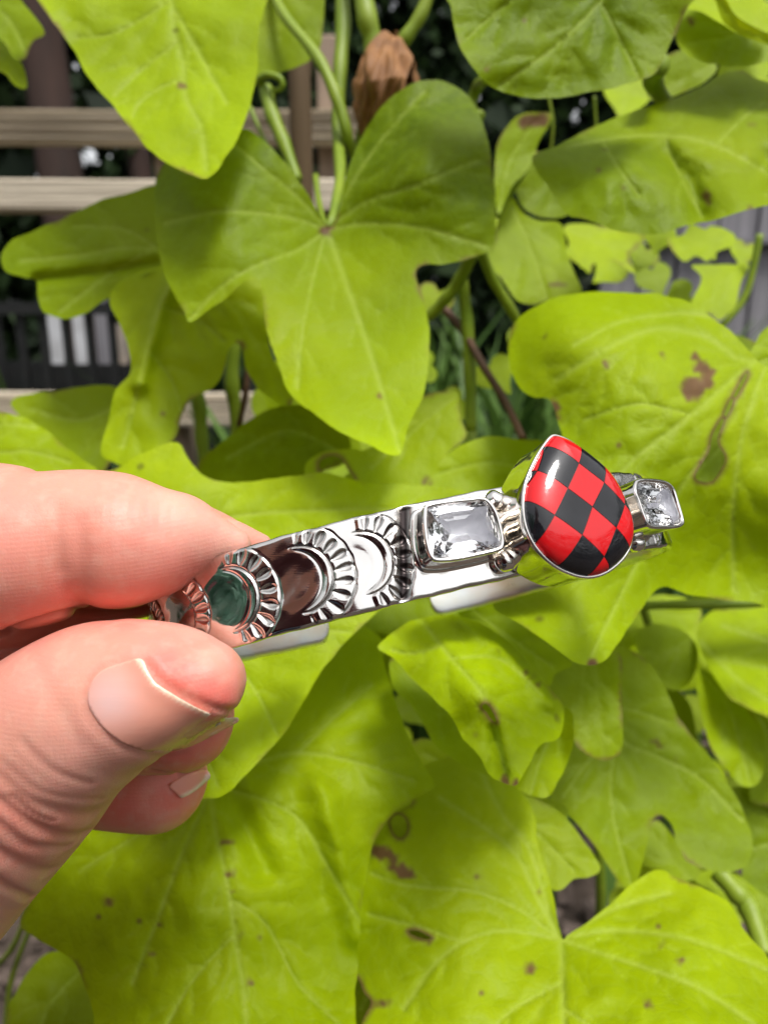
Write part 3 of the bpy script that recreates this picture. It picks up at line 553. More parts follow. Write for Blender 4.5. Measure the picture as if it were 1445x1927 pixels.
LF([(1300,1650),(1370,1640),(1460,1700),(1560,1760),(1500,1850),(1440,1780),(1370,1700)],[(4,(1500,1790),(1340,1660))],205,tilt=.6,tint=.45)
LF([(1290,1130),(1370,1110),(1445,1080),(1560,1060),(1560,1145),(1445,1135),(1360,1140)],[],215,tilt=.3,tint=.35)
LF([(640,905),(760,900),(900,900),(1050,860),(1110,960),(1120,1120),(900,1180),(760,1200),(620,1130)],[(4,(1100,900),(800,1050))],192,tilt=.5,tint=.5)
LF([(430,1180),(560,1150),(720,1130),(860,1180),(840,1260),(740,1300),(560,1240)],[(4,(430,1180),(800,1240))],200,tilt=.5,tint=.4)
LF([(800,1390),(900,1430),(1010,1490),(1070,1530),(1010,1580),(900,1560),(820,1500),(770,1420)],[(4,(1050,1530),(800,1420))],182,tilt=.4,tint=.30)
LF([(1230,640),(1330,620),(1460,660),(1560,760),(1500,960),(1380,1010),(1280,960),(1230,820)],[(4,(1500,700),(1300,900))],190,tilt=.4,tint=.30)
LF([(690,1500),(780,1490),(860,1560),(850,1700),(840,1850),(740,1960),(640,1980),(620,1850),(660,1640)],[(4,(840,1560),(680,1900))],176,tilt=.4,tint=.22)
for a in [(820,560,40,.4,250,.5),(930,700,44,-.6,262,.65),(860,760,38,.9,255,.5),(990,640,40,.2,268,.5),(800,690,34,1.4,280,.3),(1240,440,36,.2,285,.85),(1150,500,40,.8,300,.9),(1330,450,36,-.4,290,.9),(1100,470,38,-.2,300,.8),(1400,470,30,.3,300,.75),(1205,215,34,.5,300,.8),
          (1180,1180,50,.3,260,.7),(1260,1230,56,-.4,252,.85),(1230,1330,48,.6,255,.6),(1330,1200,50,.1,262,.9),(1400,1230,46,1.0,250,.85),(1290,1420,44,.2,262,.7),(1390,1560,52,-.3,240,.7),(1300,1560,44,.5,256,.6),(1180,1700,40,.4,262,.5),(1120,1170,36,0,255,.7)]: SMALL(*a[:4],a[4],a[5],tilt=.6)
# background leaves of the same vine, smaller in view
for i in range(46):
    side = i % 3
    if side == 0: cx, cy = RNG.uniform(1160,1500), RNG.uniform(1130,1720)
    elif side == 1: cx, cy = RNG.uniform(150,1180), RNG.uniform(930,1500)
    else: cx, cy = RNG.uniform(500,1000), RNG.uniform(620,900)
    if side == 2 and 780 < cx < 1000: continue
    SMALL(cx,cy,RNG.uniform(50,95),RNG.uniform(-1,1),RNG.uniform(255,360),RNG.uniform(.2,.75),tilt=RNG.uniform(.2,.8),step=14,rough=False)
# dried leaf, a hollow curl
def dried(pts_c, rad, mat_):
    V = []; n = 110; c = catmull(pts_c, 22); m = len(c)
    for i, (x, y, d) in enumerate(c):
        f = i/(m-1); r = np.interp(f, np.linspace(0, 1, len(rad)), rad)
        for k in range(n):
            a = 5.6*k/(n-1)+.4+f*.8; rr = r*(1.18+.16*math.sin(a*3+f*5)+.13*math.sin(a*8+f*9)+.07*math.sin(a*17-f*12))*(1-.25*k/n)
            V.append((x+rr*math.cos(a)*1.0, y+6*math.sin(a*2+f*5), d-rr*math.sin(a)*.16))
    V = np.array(V); Fc = [(i*n+k, i*n+k+1, (i+1)*n+k+1, (i+1)*n+k) for i in range(m-1) for k in range(n-1)]
    o = mesh_obj('dried_leaf', PW(V[:, 0], V[:, 1], V[:, 2]), Fc, mat_, vine); o['label'] = 'brown dried curled leaf hanging above the star leaf'; return o
dried([(735,62,214),(728,100,214),(728,150,214),(716,205,216),(690,265,218)], [14,44,56,40,6], M_DRY)
# stems
ST = lambda *a, **k: stem(vine, *a, **k)
ST([(640,-80,226),(646,40,224),(640,130,222),(636,240,220),(640,330,206),(628,400,190),(618,428,187)],[2.3,2.3,2.0,1.8,1.5,1.2,1.0])
ST([(672,-80,218),(690,30,217),(702,90,219),(690,200,222),(672,300,226)],[3.0,2.9,2.6,2.2,1.5])
ST([(820,-60,210),(795,20,212),(762,72,214),(735,110,217)],[1.7,1.8,2.0,1.6])
ST([(500,-60,236),(530,20,222),(598,108,214),(636,190,212),(655,260,214),(668,300,222)],[1.2,1.4,1.6,1.7,1.5,1.2])
ST([(500,165,222),(512,215,220),(535,270,218),(560,340,216)],[2.0,2.1,1.9,1.4])
ST([(498,172,222),(490,150,220),(505,140,217),(528,148,216),(530,165,217),(512,170,219)],[1.3,1.2,1.0,.9,.8,.6],name='tendril')
ST([(470,200,230),(500,270,228),(520,310,228)],[.7,.7,.6])
ST([(594,330,215),(600,380,205),(612,425,190)],[.8,.8,.7])
ST([(905,220,214),(885,200,216),(900,160,212),(915,150,200)],[1.5,1.6,1.6,1.2])
ST([(1240,120,180),(1228,150,190),(1250,190,196)],[2.6,2.4,1.8])
ST([(1010,250,226),(985,320,224),(955,370,226),(935,410,228)],[1.0,1.1,1.0,.9])
ST([(890,470,200),(868,520,206),(840,560,210),(806,596,214)],[1.8,1.8,1.7,1.5])
ST([(868,520,212),(878,600,216),(884,700,218),(886,810,220)],[1.6,1.8,1.8,1.6])
ST([(905,470,205),(925,520,210),(960,580,214),(1000,650,220)],[1.4,1.5,1.4,1.2])
ST([(830,575,222),(870,620,218),(910,690,212),(950,755,208),(984,826,200)],[1.2,1.2,1.1,1.1,1.0],m=M_STEM_BROWN)
ST([(360,700,224),(375,760,226),(380,830,228),(392,900,230)],[2.0,2.0,1.9,1.8])
ST([(440,640,230),(436,720,232),(446,800,236),(440,880,238)],[2.1,2.2,1.9,1.8])
ST([(470,660,226),(462,740,228),(450,800,234)],[.9,.9,.8],m=M_STEM_BROWN)
ST([(1190,1141,205),(1280,1138,202),(1370,1136,200),(1560,1128,196)],[1.1,1.2,1.3,1.4])
ST([(1350,1640,204),(1385,1680,200),(1410,1712,198),(1440,1800,190)],[2.4,2.6,2.8,2.2])
ST([(1110,1300,215),(1120,1500,235),(1130,1700,250),(1110,1860,270)],[1.5,1.6,1.6,1.8])
ST([(1280,1700,240),(1190,1690,240),(1080,1780,230)],[1.0,1.0,1.0])
ST([(-40,1850,260),(20,1790,240),(50,1720,230)],[.9,.9,.8])
ST([(10,1960,260),(20,1850,250),(60,1740,240)],[1.0,.9,.8])
ST([(1430,440,260),(1400,560,265),(1330,640,268)],[1.2,1.2,1.1])
ST([(1195,1100,235),(1240,1230,245),(1290,1350,250),(1350,1500,255)],[1.4,1.4,1.5,1.6])
ST([(1030,170,255),(1040,230,258),(1036,290,262)],[.5,.5,.4])
ST([(1118,180,258),(1122,240,262)],[.5,.5])
# runners go down to the soil, so the vine is rooted
for (x0, y0, d0) in [(886,810,220),(440,880,238),(1110,1860,270),(392,900,230)]:
    a = PW(x0, y0, d0); b_ = np.array([a[0]*1.05, a[1]+.04, 0.0]); mid = (a+b_)/2+np.array([.01, -.005, 0])
    c = catmull([a, mid, b_], 10); mesh_obj('stem', *tube(c, .0017, 8), M_STEM, vine)
a = PW(568, -60, 300); b_ = PW(572, 420, 300); c = catmull([a, PW(568,120,300), b_, [b_[0]+.004, b_[1]+.03, 0]], 10)
o = mesh_obj('garden_stake', *tube(c, .0042, 14), M_STAKE); o['label'] = 'brown woody stake standing behind the star shaped leaf'; o['category'] = 'stake'

#@BRACELET ------------------------------------------------------------------ the cuff
phi, th, roll, RA, RAL, RB, BW = .446, .191, .250, 31.6, 41.0, 25.7, 9.9
RC = np.array([9.4, 8.03, 107.6])
def _f(v):
    up, aw = -v[1], v[2]; ct, st = math.cos(th), math.sin(th)
    x, u, a = v[0], up*ct-aw*st, aw*ct+up*st; cr, sr = math.cos(roll), math.sin(roll)
    return np.array([x*cr-u*sr, -(x*sr+u*cr), a])
cp_, sp_ = math.cos(phi), math.sin(phi)
E1, EM, EN = _f(np.array([cp_, 0, sp_])), _f(np.array([sp_, 0, -cp_])), _f(np.array([0., -1, 0]))
def ringpt(t, h, out=0.):
    t = np.asarray(t, float)[..., None]; h = np.asarray(h, float)[..., None]; out = np.asarray(out, float)[..., None]
    A = np.where(np.sin(t) > 0, RAL, RA)
    T = (-np.cos(t)*A)*E1+(-np.sin(t)*RB)*EM                   # tangent
    Nn = (-np.sin(t)*RB)*E1+(np.cos(t)*A)*EM; Nn /= np.linalg.norm(Nn, axis=-1, keepdims=True)
    return RC+(-np.sin(t)*A)*E1+(np.cos(t)*RB)*EM+h*EN+out*Nn
def ringn(t):
    A = RAL if math.sin(t) > 0 else RA
    n = (-math.sin(t)*RB)*E1+(math.cos(t)*A)*EM; return n/np.linalg.norm(n)
def proj(P): P = np.asarray(P); return np.stack([P[..., 0]/P[..., 2]*F+W2, P[..., 1]/P[..., 2]*F+H2], -1)
TL, TR = 2.86, -(2*math.pi-3.40)
tt = np.linspace(TR, TL, 6000); pc = ringpt(tt, np.zeros(6000)); S = np.r_[0, np.cumsum(np.linalg.norm(np.diff(pc, axis=0), axis=1))]
S0 = np.interp(0, tt, S); S -= S0                              # arc length, 0 at the stone, positive to the left
def s2t(s): return np.interp(s, S, tt)
def px2s(px, py):                                              # arc position of a photograph point on the front face
    t = np.linspace(-1.2, 1.75, 3000); hh = np.linspace(-5, 5, 81)
    best = None
    Pp = proj(ringpt(t[:, None]+0*hh, hh+0*t[:, None])); d = np.hypot(Pp[..., 0]-px, Pp[..., 1]-py); i = np.unravel_index(d.argmin(), d.shape)
    return float(np.interp(t[i[0]], tt, S)), float(hh[i[1]])
def silver(name, rough=.06, patina=True, col=(.94, .905, .86)):
    m, t, b = mat(name)
    b.inputs['Metallic'].default_value = 1.0
    n = tex(t, 'ShaderNodeTexNoise', 2600, Detail=5.0); n2 = tex(t, 'ShaderNodeTexNoise', 420, Detail=3.0)
    c = mixc(t, ramp(t, n2.outputs[0], .4, .75, 0, .25), col, (.80, .76, .70))
    if patina:
        p = attr(t, 'patina'); c = mixc(t, p, c, (.055, .045, .045)); t.links.new(math_(t, 'ADD', ramp(t, p, 0, 1, rough, .34), ramp(t, n2.outputs[0], .45, .8, 0, .13)), b.inputs['Roughness'])
    else: t.links.new(ramp(t, n2.outputs[0], .3, .8, rough, rough+.08), b.inputs['Roughness'])
    t.links.new(c, b.inputs['Base Color'])
    sc_ = nd(t, 'ShaderNodeMapping'); sc_.inputs['Scale'].default_value = (1, 1, 9); t.links.new(nd(t, 'ShaderNodeTexCoord').outputs['Object'], sc_.inputs[0])
    n3 = tex(t, 'ShaderNodeTexNoise', 900, sc_.outputs[0], Detail=4.0)
    n5 = tex(t, 'ShaderNodeTexNoise', 3500, sc_.outputs[0], Detail=2.0); h = math_(t, 'ADD', math_(t, 'ADD', n3.outputs[0], math_(t, 'MULTIPLY', n.outputs[0], .4)), math_(t, 'MULTIPLY', ramp(t, n5.outputs[0], .66, .80), -.15))
    t.links.new(bump(t, h, .28, .000010), b.inputs['Normal'])
    return m
M_SIL = silver('silver'); M_SIL2 = silver('polished_silver', .05, False)
def stained():
    m, t, b = mat('heat_stained_silver'); b.inputs['Metallic'].default_value = 1
    n = tex(t, 'ShaderNodeTexNoise', 160, Detail=4.0); n2 = tex(t, 'ShaderNodeTexNoise', 90, Detail=3.0)
    c = mixc(t, ramp(t, n.outputs[0], .35, .65), (.95, .93, .89), (.72, .78, .84)); c = mixc(t, ramp(t, n2.outputs[0], .5, .7), c, (.80, .64, .54))
    t.links.new(c, b.inputs['Base Color']); t.links.new(ramp(t, n.outputs[0], .3, .7, .26, .42), b.inputs['Roughness']); return m
M_STAIN = stained()
motifs = []; VAL = px2s(757, 1030)[0]
for (px, py, rr) in [(330, 1163, 4.8), (434, 1133, 5.2), (566, 1098, 5.25), (682, 1062, 5.0)]:
    s_, h_ = px2s(px, py); motifs.append((s_, .0, rr))
pitch = motifs[1][0]-motifs[2][0]
for k in range(1, 5): motifs.append((motifs[1][0]+pitch*1.0*(k+.9), 0, 4.2))
for k in range(6): motifs.append((-16.5-k*8.6, 0, 4.2))
def relief(s, h):
    """stamped moons with rays: height (mm) and darkening on arc length s (positive left) and band height h"""
    z = .06*noise(np.stack([s, h], -1).reshape(-1, 2), 2.4, 2).reshape(s.shape)+.02*noise(np.stack([s, h], -1).reshape(-1, 2), 1.0, 5).reshape(s.shape); p = np.zeros_like(s)
    for j, (s0, h0, rr) in enumerate(motifs):
        x = -(s-s0); y = h-h0; r = np.hypot(x, y); a = np.arctan2(y, x)        # x to the right; centre of the arcs is left of s0
        r1, r2 = rr*.66, rr*1.10                                                      # crescent outer edge, ray outer edge
        win = np.clip((1.52-abs(a))/.1, 0, 1); wn2 = np.clip((1.75-abs(a))/.3, 0, 1)*(j > 0)
        # crescent: between circle r1 and a circle shifted left
        ri = np.hypot(x+.95, y)
        cres = np.clip((r1-r)/.12, 0, 1)*np.clip((ri-r1*.93)/.16, 0, 1)*wn2
        z += .16*cres*np.clip((ri-r1*.93)/.7, 0, 1)
        disc = np.clip((r1*.93-ri)/1.2, 0, 1); z -= .10*disc*(1-(ri/(r1*.93))**2)*(j > 0)
        g = np.exp(-((r-r1)/.11)**2)*wn2*(ri > r1*.9); z -= .14*g; p = np.maximum(p, .8*g)
        g = np.exp(-((ri-r1*.95)/.09)**2)*wn2*(r < r1); z -= .07*g; p = np.maximum(p, .5*g)
        # rays: drop shaped punches
        n_ = (9, 8, 9, 8.5)[j % 4]; ang = (a/(2.7/n_)); fr = ang-np.round(ang); kk = np.round(ang); jit = np.sin(kk*12.99+j*78.2); fr = fr+.10*jit*(r-r1)/(r2-r1); f = np.clip((r-r1-.12)/(r2-r1-.2+.16*np.cos(kk*7.7+j*3.1)), 0, 1)
        wd = .10+.30*np.sin(np.clip(f, 0, 1)*math.pi)**.8*(.55+.45*f)
        ray = np.clip((wd-abs(fr))/.13, 0, 1)*(r > r1+.1)*(r < r2-.05)*np.clip((f)/.08, 0, 1)*np.clip((1-f)/.08, 0, 1)*win
        z -= (.24+.07*jit)*ray*(.5+.5*np.clip((wd-abs(fr))/.35, 0, 1)); p = np.maximum(p, .85*ray*np.clip(1.15-(wd-abs(fr))/.30, .12, 1))
        band = (r > r1)*(r < r2)*win; z += .10*np.clip((r2-r)/.15, 0, 1)*np.clip((r-r1)/.3, 0, 1)*win
        g = np.exp(-((r-r2+.04*np.cos(fr*6.28))/.10)**2)*win; z -= .10*g; p = np.maximum(p, .7*g)
    # oxidised hollows round the settings
    for (s0, wd_, hh0) in [(VAL, .75, 0)]:
        g = np.exp(-((s-s0+ .25*h)/wd_)**2); z -= .42*g; p = np.maximum(p, 1.2*g)
    return z, np.clip(p, 0, 1)
ns, nh = 1500, 92
s_lo, s_hi = S[0], S[-1]
sv = np.linspace(s_lo, s_hi, ns); u = np.linspace(-1, 1, nh)
e = np.minimum(sv-s_lo, s_hi-sv); rc = 2.4; hw = BW/2-np.where(e < rc, rc-np.sqrt(np.maximum(rc**2-(rc-e)**2, 0)), 0)*.98
hw = hw+.04*np.sin(sv*.9)+.02*np.sin(sv*2.3+1)
Sg = sv[:, None]+0*u; Hg = hw[:, None]*u
tg = s2t(Sg); z, pat = relief(Sg, Hg)
plain = np.clip((e-16)/3, 0, 1)[:, None]; z = z*plain; pat = pat*plain
rim = np.clip((1-abs(u)[None, :])*hw[:, None]/.45, 0, 1); z = z*rim-.22*(1-rim)**2; pat = pat*rim+(1-rim)*.38*np.clip(noise(np.stack([Sg, Hg], -1).reshape(-1, 2), 1.6, 4).reshape(Sg.shape)+.5, 0, 1)
TH = 1.35
Po = ringpt(tg, Hg, z); ni = 12; ui = np.linspace(1, -1, ni); Pi = ringpt(s2t(sv[:, None]+0*ui), hw[:, None]*ui, -TH-.25*(abs(ui)[None, :]**8)*-1+0*sv[:, None])
row = nh+ni; Vb = np.concatenate([Po, Pi], 1).reshape(-1, 3); pa = np.concatenate([pat, np.zeros((ns, ni))], 1).ravel()
idx = np.arange(ns*row).reshape(ns, row); A = idx[:-1]; B = idx[1:]
Fc = np.stack([A, np.roll(A, -1, 1), np.roll(B, -1, 1), B], -1).reshape(-1, 4).tolist()
Fc += [tuple(idx[0][::-1]), tuple(idx[-1])]
cuff = empty('cuff_bracelet', Vector(cw(RC)), 'silver cuff bracelet with stamped moons, a checkered stone and clear gems held in the fingers', 'bracelet')
band = mesh_obj('band', cw(Vb), Fc, M_SIL, cuff, True, dict(patina=pa))
# the plain inner face and ends are heat stained
band.data.materials.append(M_STAIN)
mi = np.zeros(len(band.data.polygons), np.int32).reshape(-1)
q = np.zeros((ns-1, row), np.int32); q[:, nh:row-1] = 1; mi[:q.size] = q.ravel(); band.data.polygons.foreach_set('material_index', mi)

def plane_hit(px, py, P0, n):
    v = np.stack([(np.asarray(px)-W2)/F, (np.asarray(py)-H2)/F, np.ones_like(np.asarray(px, float))], -1)
    return v*((P0@n)/(v@n))[..., None]
def setting(outline, t0, cpx, height, lip, base_scale, depth_out=None, foot=1.0):
    """rim outline in the photograph -> setting plane frame (origin, u, v, n) and 2D polygon (mm)"""
    n = ringn(t0); P0 = ringpt(t0, 0., height)
    pl = resample(catmull(outline, 6, True), 3, True); Q = plane_hit(pl[:, 0], pl[:, 1], P0, n)
    c = Q.mean(0); uu = np.cross(EN, n); uu /= np.linalg.norm(uu); vv = np.cross(n, uu)
    if uu@E1 < 0: uu = -uu
    vv = EN-(EN@n)*n; vv /= np.linalg.norm(vv)
    poly = np.stack([(Q-c)@uu, (Q-c)@vv], 1)
    return c, uu, vv, n, resample(poly, .25, True)
def inset(poly, d):
    T = np.roll(poly, -1, 0)-np.roll(poly, 1, 0); T /= np.linalg.norm(T, axis=1)[:, None]; N = np.stack([-T[:, 1], T[:, 0]], 1)
    if (N*(poly.mean(0)-poly)).sum() < 0: N = -N
    return poly+N*d
def loft(fr, loops, name, m, parent, close_last=True, smooth=True, attrs=None):
    c, uu, vv, n = fr; V = []; k = len(loops[0][0])
    for poly, z in loops: V.append(c+poly[:, :1]*uu+poly[:, 1:]*vv+(np.broadcast_to(z, (k,))[:, None])*n)
    V = np.vstack(V); Fc = [(i*k+j, i*k+(j+1) % k, (i+1)*k+(j+1) % k, (i+1)*k+j) for i in range(len(loops)-1) for j in range(k)]
    if close_last: Fc.append(tuple((len(loops)-1)*k+j for j in range(k)))
    return mesh_obj(name, cw(V), Fc, m, parent, smooth)
def wob(poly, a, k=0): return 1*a*noise(poly, 1.1, k)
def bezel(fr, poly, h, name='bezel', lip=.42, flare=.25, base=None):
    w1 = wob(poly, .035, 1)
    L = [(inset(poly, -flare-.08)*1, -h), (inset(poly, -flare-.15), -h+.45), (inset(poly, -flare*.8), -h*.6), (inset(poly, -flare*.35), -h*.25), (inset(poly, -.02)+0, -.35), (inset(poly, .0), -.12+w1), (inset(poly, .08), -.02+w1), (inset(poly, lip*.6), .02+w1), (inset(poly, lip), -.10+w1), (inset(poly, lip+.06), -.5), (inset(poly, lip+.3), -h*.75)]
    return loft(fr, L, name, M_SIL2, cuff)
# -- centre stone
z3 = lambda pts: [(x/3.905+940, y/3.905+790) for x, y in pts]
rim_s = z3([(408,100),(470,118),(540,155),(640,225),(735,303),(810,378),(872,470),(925,580),(965,680),(988,780),(990,860),(970,945),(925,1020),(860,1085),(780,1138),(690,1164),(600,1162),(500,1130),(420,1088),(340,1028),(270,950),(218,865),(185,770),(168,660),(170,560),(190,450),(228,345),(280,240),(330,165),(372,115)])
c, uu, vv, n, poly = setting(rim_s, .02, None, 6.4, .4, 1)
FRS = (c, uu, vv, n)
bz = bezel(FRS, poly, 6.4, lip=.34, flare=-.45)
bz['label'] = 'tall teardrop shaped bezel round the checkered stone'
stone_poly = inset(poly, .29)
DH = 2.3
spp = stone_poly; closed_sp = np.vstack([spp, spp[:1]])
def dome(Q):
    d = seg_dist(Q, closed_sp); D = 4.6; f = np.clip(d/D, 0, 1)
    return -.15+DH*np.sqrt(np.clip(1-(1-f)**2.2, 0, 1))*.92+.0*d
cab = empty('cabochon', Vector(cw(c)), '', ''); del cab['category']; cab['label'] = 'domed teardrop stone inlaid with red and black squares'; cab.parent = cuff; cab.matrix_parent_inverse = Matrix.Translation(-cuff.location)
def enamel(name, col, c2):
    m, t, b = mat(name); nn = tex(t, 'ShaderNodeTexNoise', 500, Detail=4.0); oi = nd(t, 'ShaderNodeObjectInfo'); c_ = mixc(t, ramp(t, nn.outputs[0], .35, .7), col, c2); c_ = mixc(t, math_(t, 'MULTIPLY', oi.outputs['Random'], .5), c_, tuple(x*.7+.008 for x in col)); t.links.new(c_, b.inputs['Base Color']); n9 = tex(t, 'ShaderNodeTexNoise', 900, Detail=6.0); t.links.new(ramp(t, n9.outputs[0], .45, .75, .06, .24), b.inputs['Roughness']); t.links.new(bump(t, n9.outputs[0], .22, .00004), b.inputs['Normal'])
    b.inputs['IOR'].default_value = 1.5; b.inputs['Coat Weight'].default_value = .35; b.inputs['Coat Roughness'].default_value = .04; return m
M_RED = enamel('red_inlay', (.74, .006, .010), (.62, .010, .014)); M_BLK = enamel('black_inlay', (.007, .007, .009), (.016, .016, .02)); M_GROUT = simple('inlay_glue', (.11, .05, .045), .5)
# checker lattice from traced corners
cr = np.array(z3([(490,490),(700,640),(855,790),(395,700),(600,865),(770,995),(575,318),(765,468),(915,618)])); Q = plane_hit(cr[:, 0], cr[:, 1], c+n*1.7, n); q2 = np.stack([(Q-c)@uu, (Q-c)@vv], 1)
ij = np.array([(0,0),(1,0),(2,0),(0,1),(1,1),(2,1),(0,-1),(1,-1),(2,-1)]); A_ = np.c_[np.ones(9), ij]; sol = np.linalg.lstsq(A_, q2, rcond=None)[0]; o0, ea, eb = sol
print('lattice', o0, ea, eb)
core_g = catmull(spp[::4], 1, True)
inv = np.linalg.inv(np.stack([ea, eb], 1)); ijp = (inv@(spp-o0).T).T
imin, imax = np.floor(ijp.min(0)).astype(int)-0, np.ceil(ijp.max(0)).astype(int)+0
def clip_poly(P, a, b):   # keep the side left of a->b
    out = []; 
    for i in range(len(P)):
        p, q_ = P[i], P[(i+1) % len(P)]; sp_a = (b[0]-a[0])*(p[1]-a[1])-(b[1]-a[1])*(p[0]-a[0]); sq = (b[0]-a[0])*(q_[1]-a[1])-(b[1]-a[1])*(q_[0]-a[0])
        if sp_a >= 0: out.append(p)
        if sp_a*sq < 0: tt_ = sp_a/(sp_a-sq); out.append(p+(q_-p)*tt_)
    return out
for i in range(imin[0]-1, imax[0]+1):
    for j in range(imin[1]-1, imax[1]+1):
        gcn = .009; cj = lambda a, b: o0+ea*(a+.035*math.sin(a*5.1+b*3.3))+eb*(b+.035*math.sin(a*2.7+b*6.1+1)); K4 = np.array([cj(i, j), cj(i+1, j), cj(i+1, j+1), cj(i, j+1)]); K4 = K4+(K4.mean(0)-K4)*gcn*2; cell = list(K4)
        ar = (cell[1][0]-cell[0][0])*(cell[3][1]-cell[0][1])-(cell[1][1]-cell[0][1])*(cell[3][0]-cell[0][0])
        if ar < 0: cell = cell[::-1]
        P = [p for p in spp]
        for k in range(4):
            if len(P) < 3: break
            P = clip_poly(P, cell[k], cell[(k+1) % 4])
        if len(P) < 3: continue
        P = np.array(P); area = abs((P[:, 0]*np.roll(P[:, 1], -1)-P[:, 1]*np.roll(P[:, 0], -1)).sum()/2)
        if area < .06: continue
        P = resample(P, .11, True)
        lo, hi = P.min(0), P.max(0); gx, gy = np.meshgrid(np.arange(lo[0], hi[0], .12), np.arange(lo[1], hi[1], .12)); G = np.stack([gx.ravel(), gy.ravel()], 1); G = G[inside(G, P)]
        if len(G): G = G[seg_dist(G, np.vstack([P, P[:1]])) > .07]
        k = len(P); r = delaunay_2d_cdt([Vector(p) for p in np.vstack([P, G])], [(a, (a+1) % k) for a in range(k)], [], 1, 1e-6)
        V2 = np.array([tuple(v) for v in r[0]]); tr = [tuple(f) for f in r[2]]
        # smooth normals come from the common dome; a short skirt closes each tile
        zt_ = dome(V2); V = c+V2[:, :1]*uu+V2[:, 1:]*vv+zt_[:, None]*n
        vb = c+P[:, :1]*uu+P[:, 1:]*vv+(dome(P)-.35)[:, None]*n; n0 = len(V); km = [int(np.argmin(np.hypot(*(V2-p).T))) for p in P]
        V = np.vstack([V, V[km], vb]); tr += [(n0+a, n0+(a+1) % k, n0+k+(a+1) % k, n0+k+a) for a in range(k)]
        red = (i+j) % 2 == 1
        o = mesh_obj('inlay_tile', cw(V), tr, M_RED if red else M_BLK, cab); o['label'] = 'red inlaid square' if red else 'black inlaid square'
        eps = 1e-3; gx_ = (dome(V2+[eps, 0])-dome(V2-[eps, 0]))/(2*eps); gy_ = (dome(V2+[0, eps])-dome(V2-[0, eps]))/(2*eps)
        nn = n-gx_[:, None]*uu-gy_[:, None]*vv; nn /= np.linalg.norm(nn, axis=1)[:, None]; nw = nn[:, 0:1]*CR-nn[:, 1:2]*CU+nn[:, 2:3]*CF
        full = [tuple(v) for v in nw]+[(0, 0, 0)]*(len(V)-len(nw))
        o.data.normals_split_custom_set_from_vertices(full)
# dark core under the tiles
rings = [(inset(spp, .05+.0), -.3)]
for f in (.5, 1.2, 2.2, 3.4): rings.append((spp*(1-f/6.2)+spp.mean(0)*(f/6.2), float(0)))
rings = [(p_, dome(p_)-.05 if k_ else -.3) for k_, (p_, _) in enumerate(rings)]
loft(FRS, rings, 'stone_base', M_GROUT, cab)

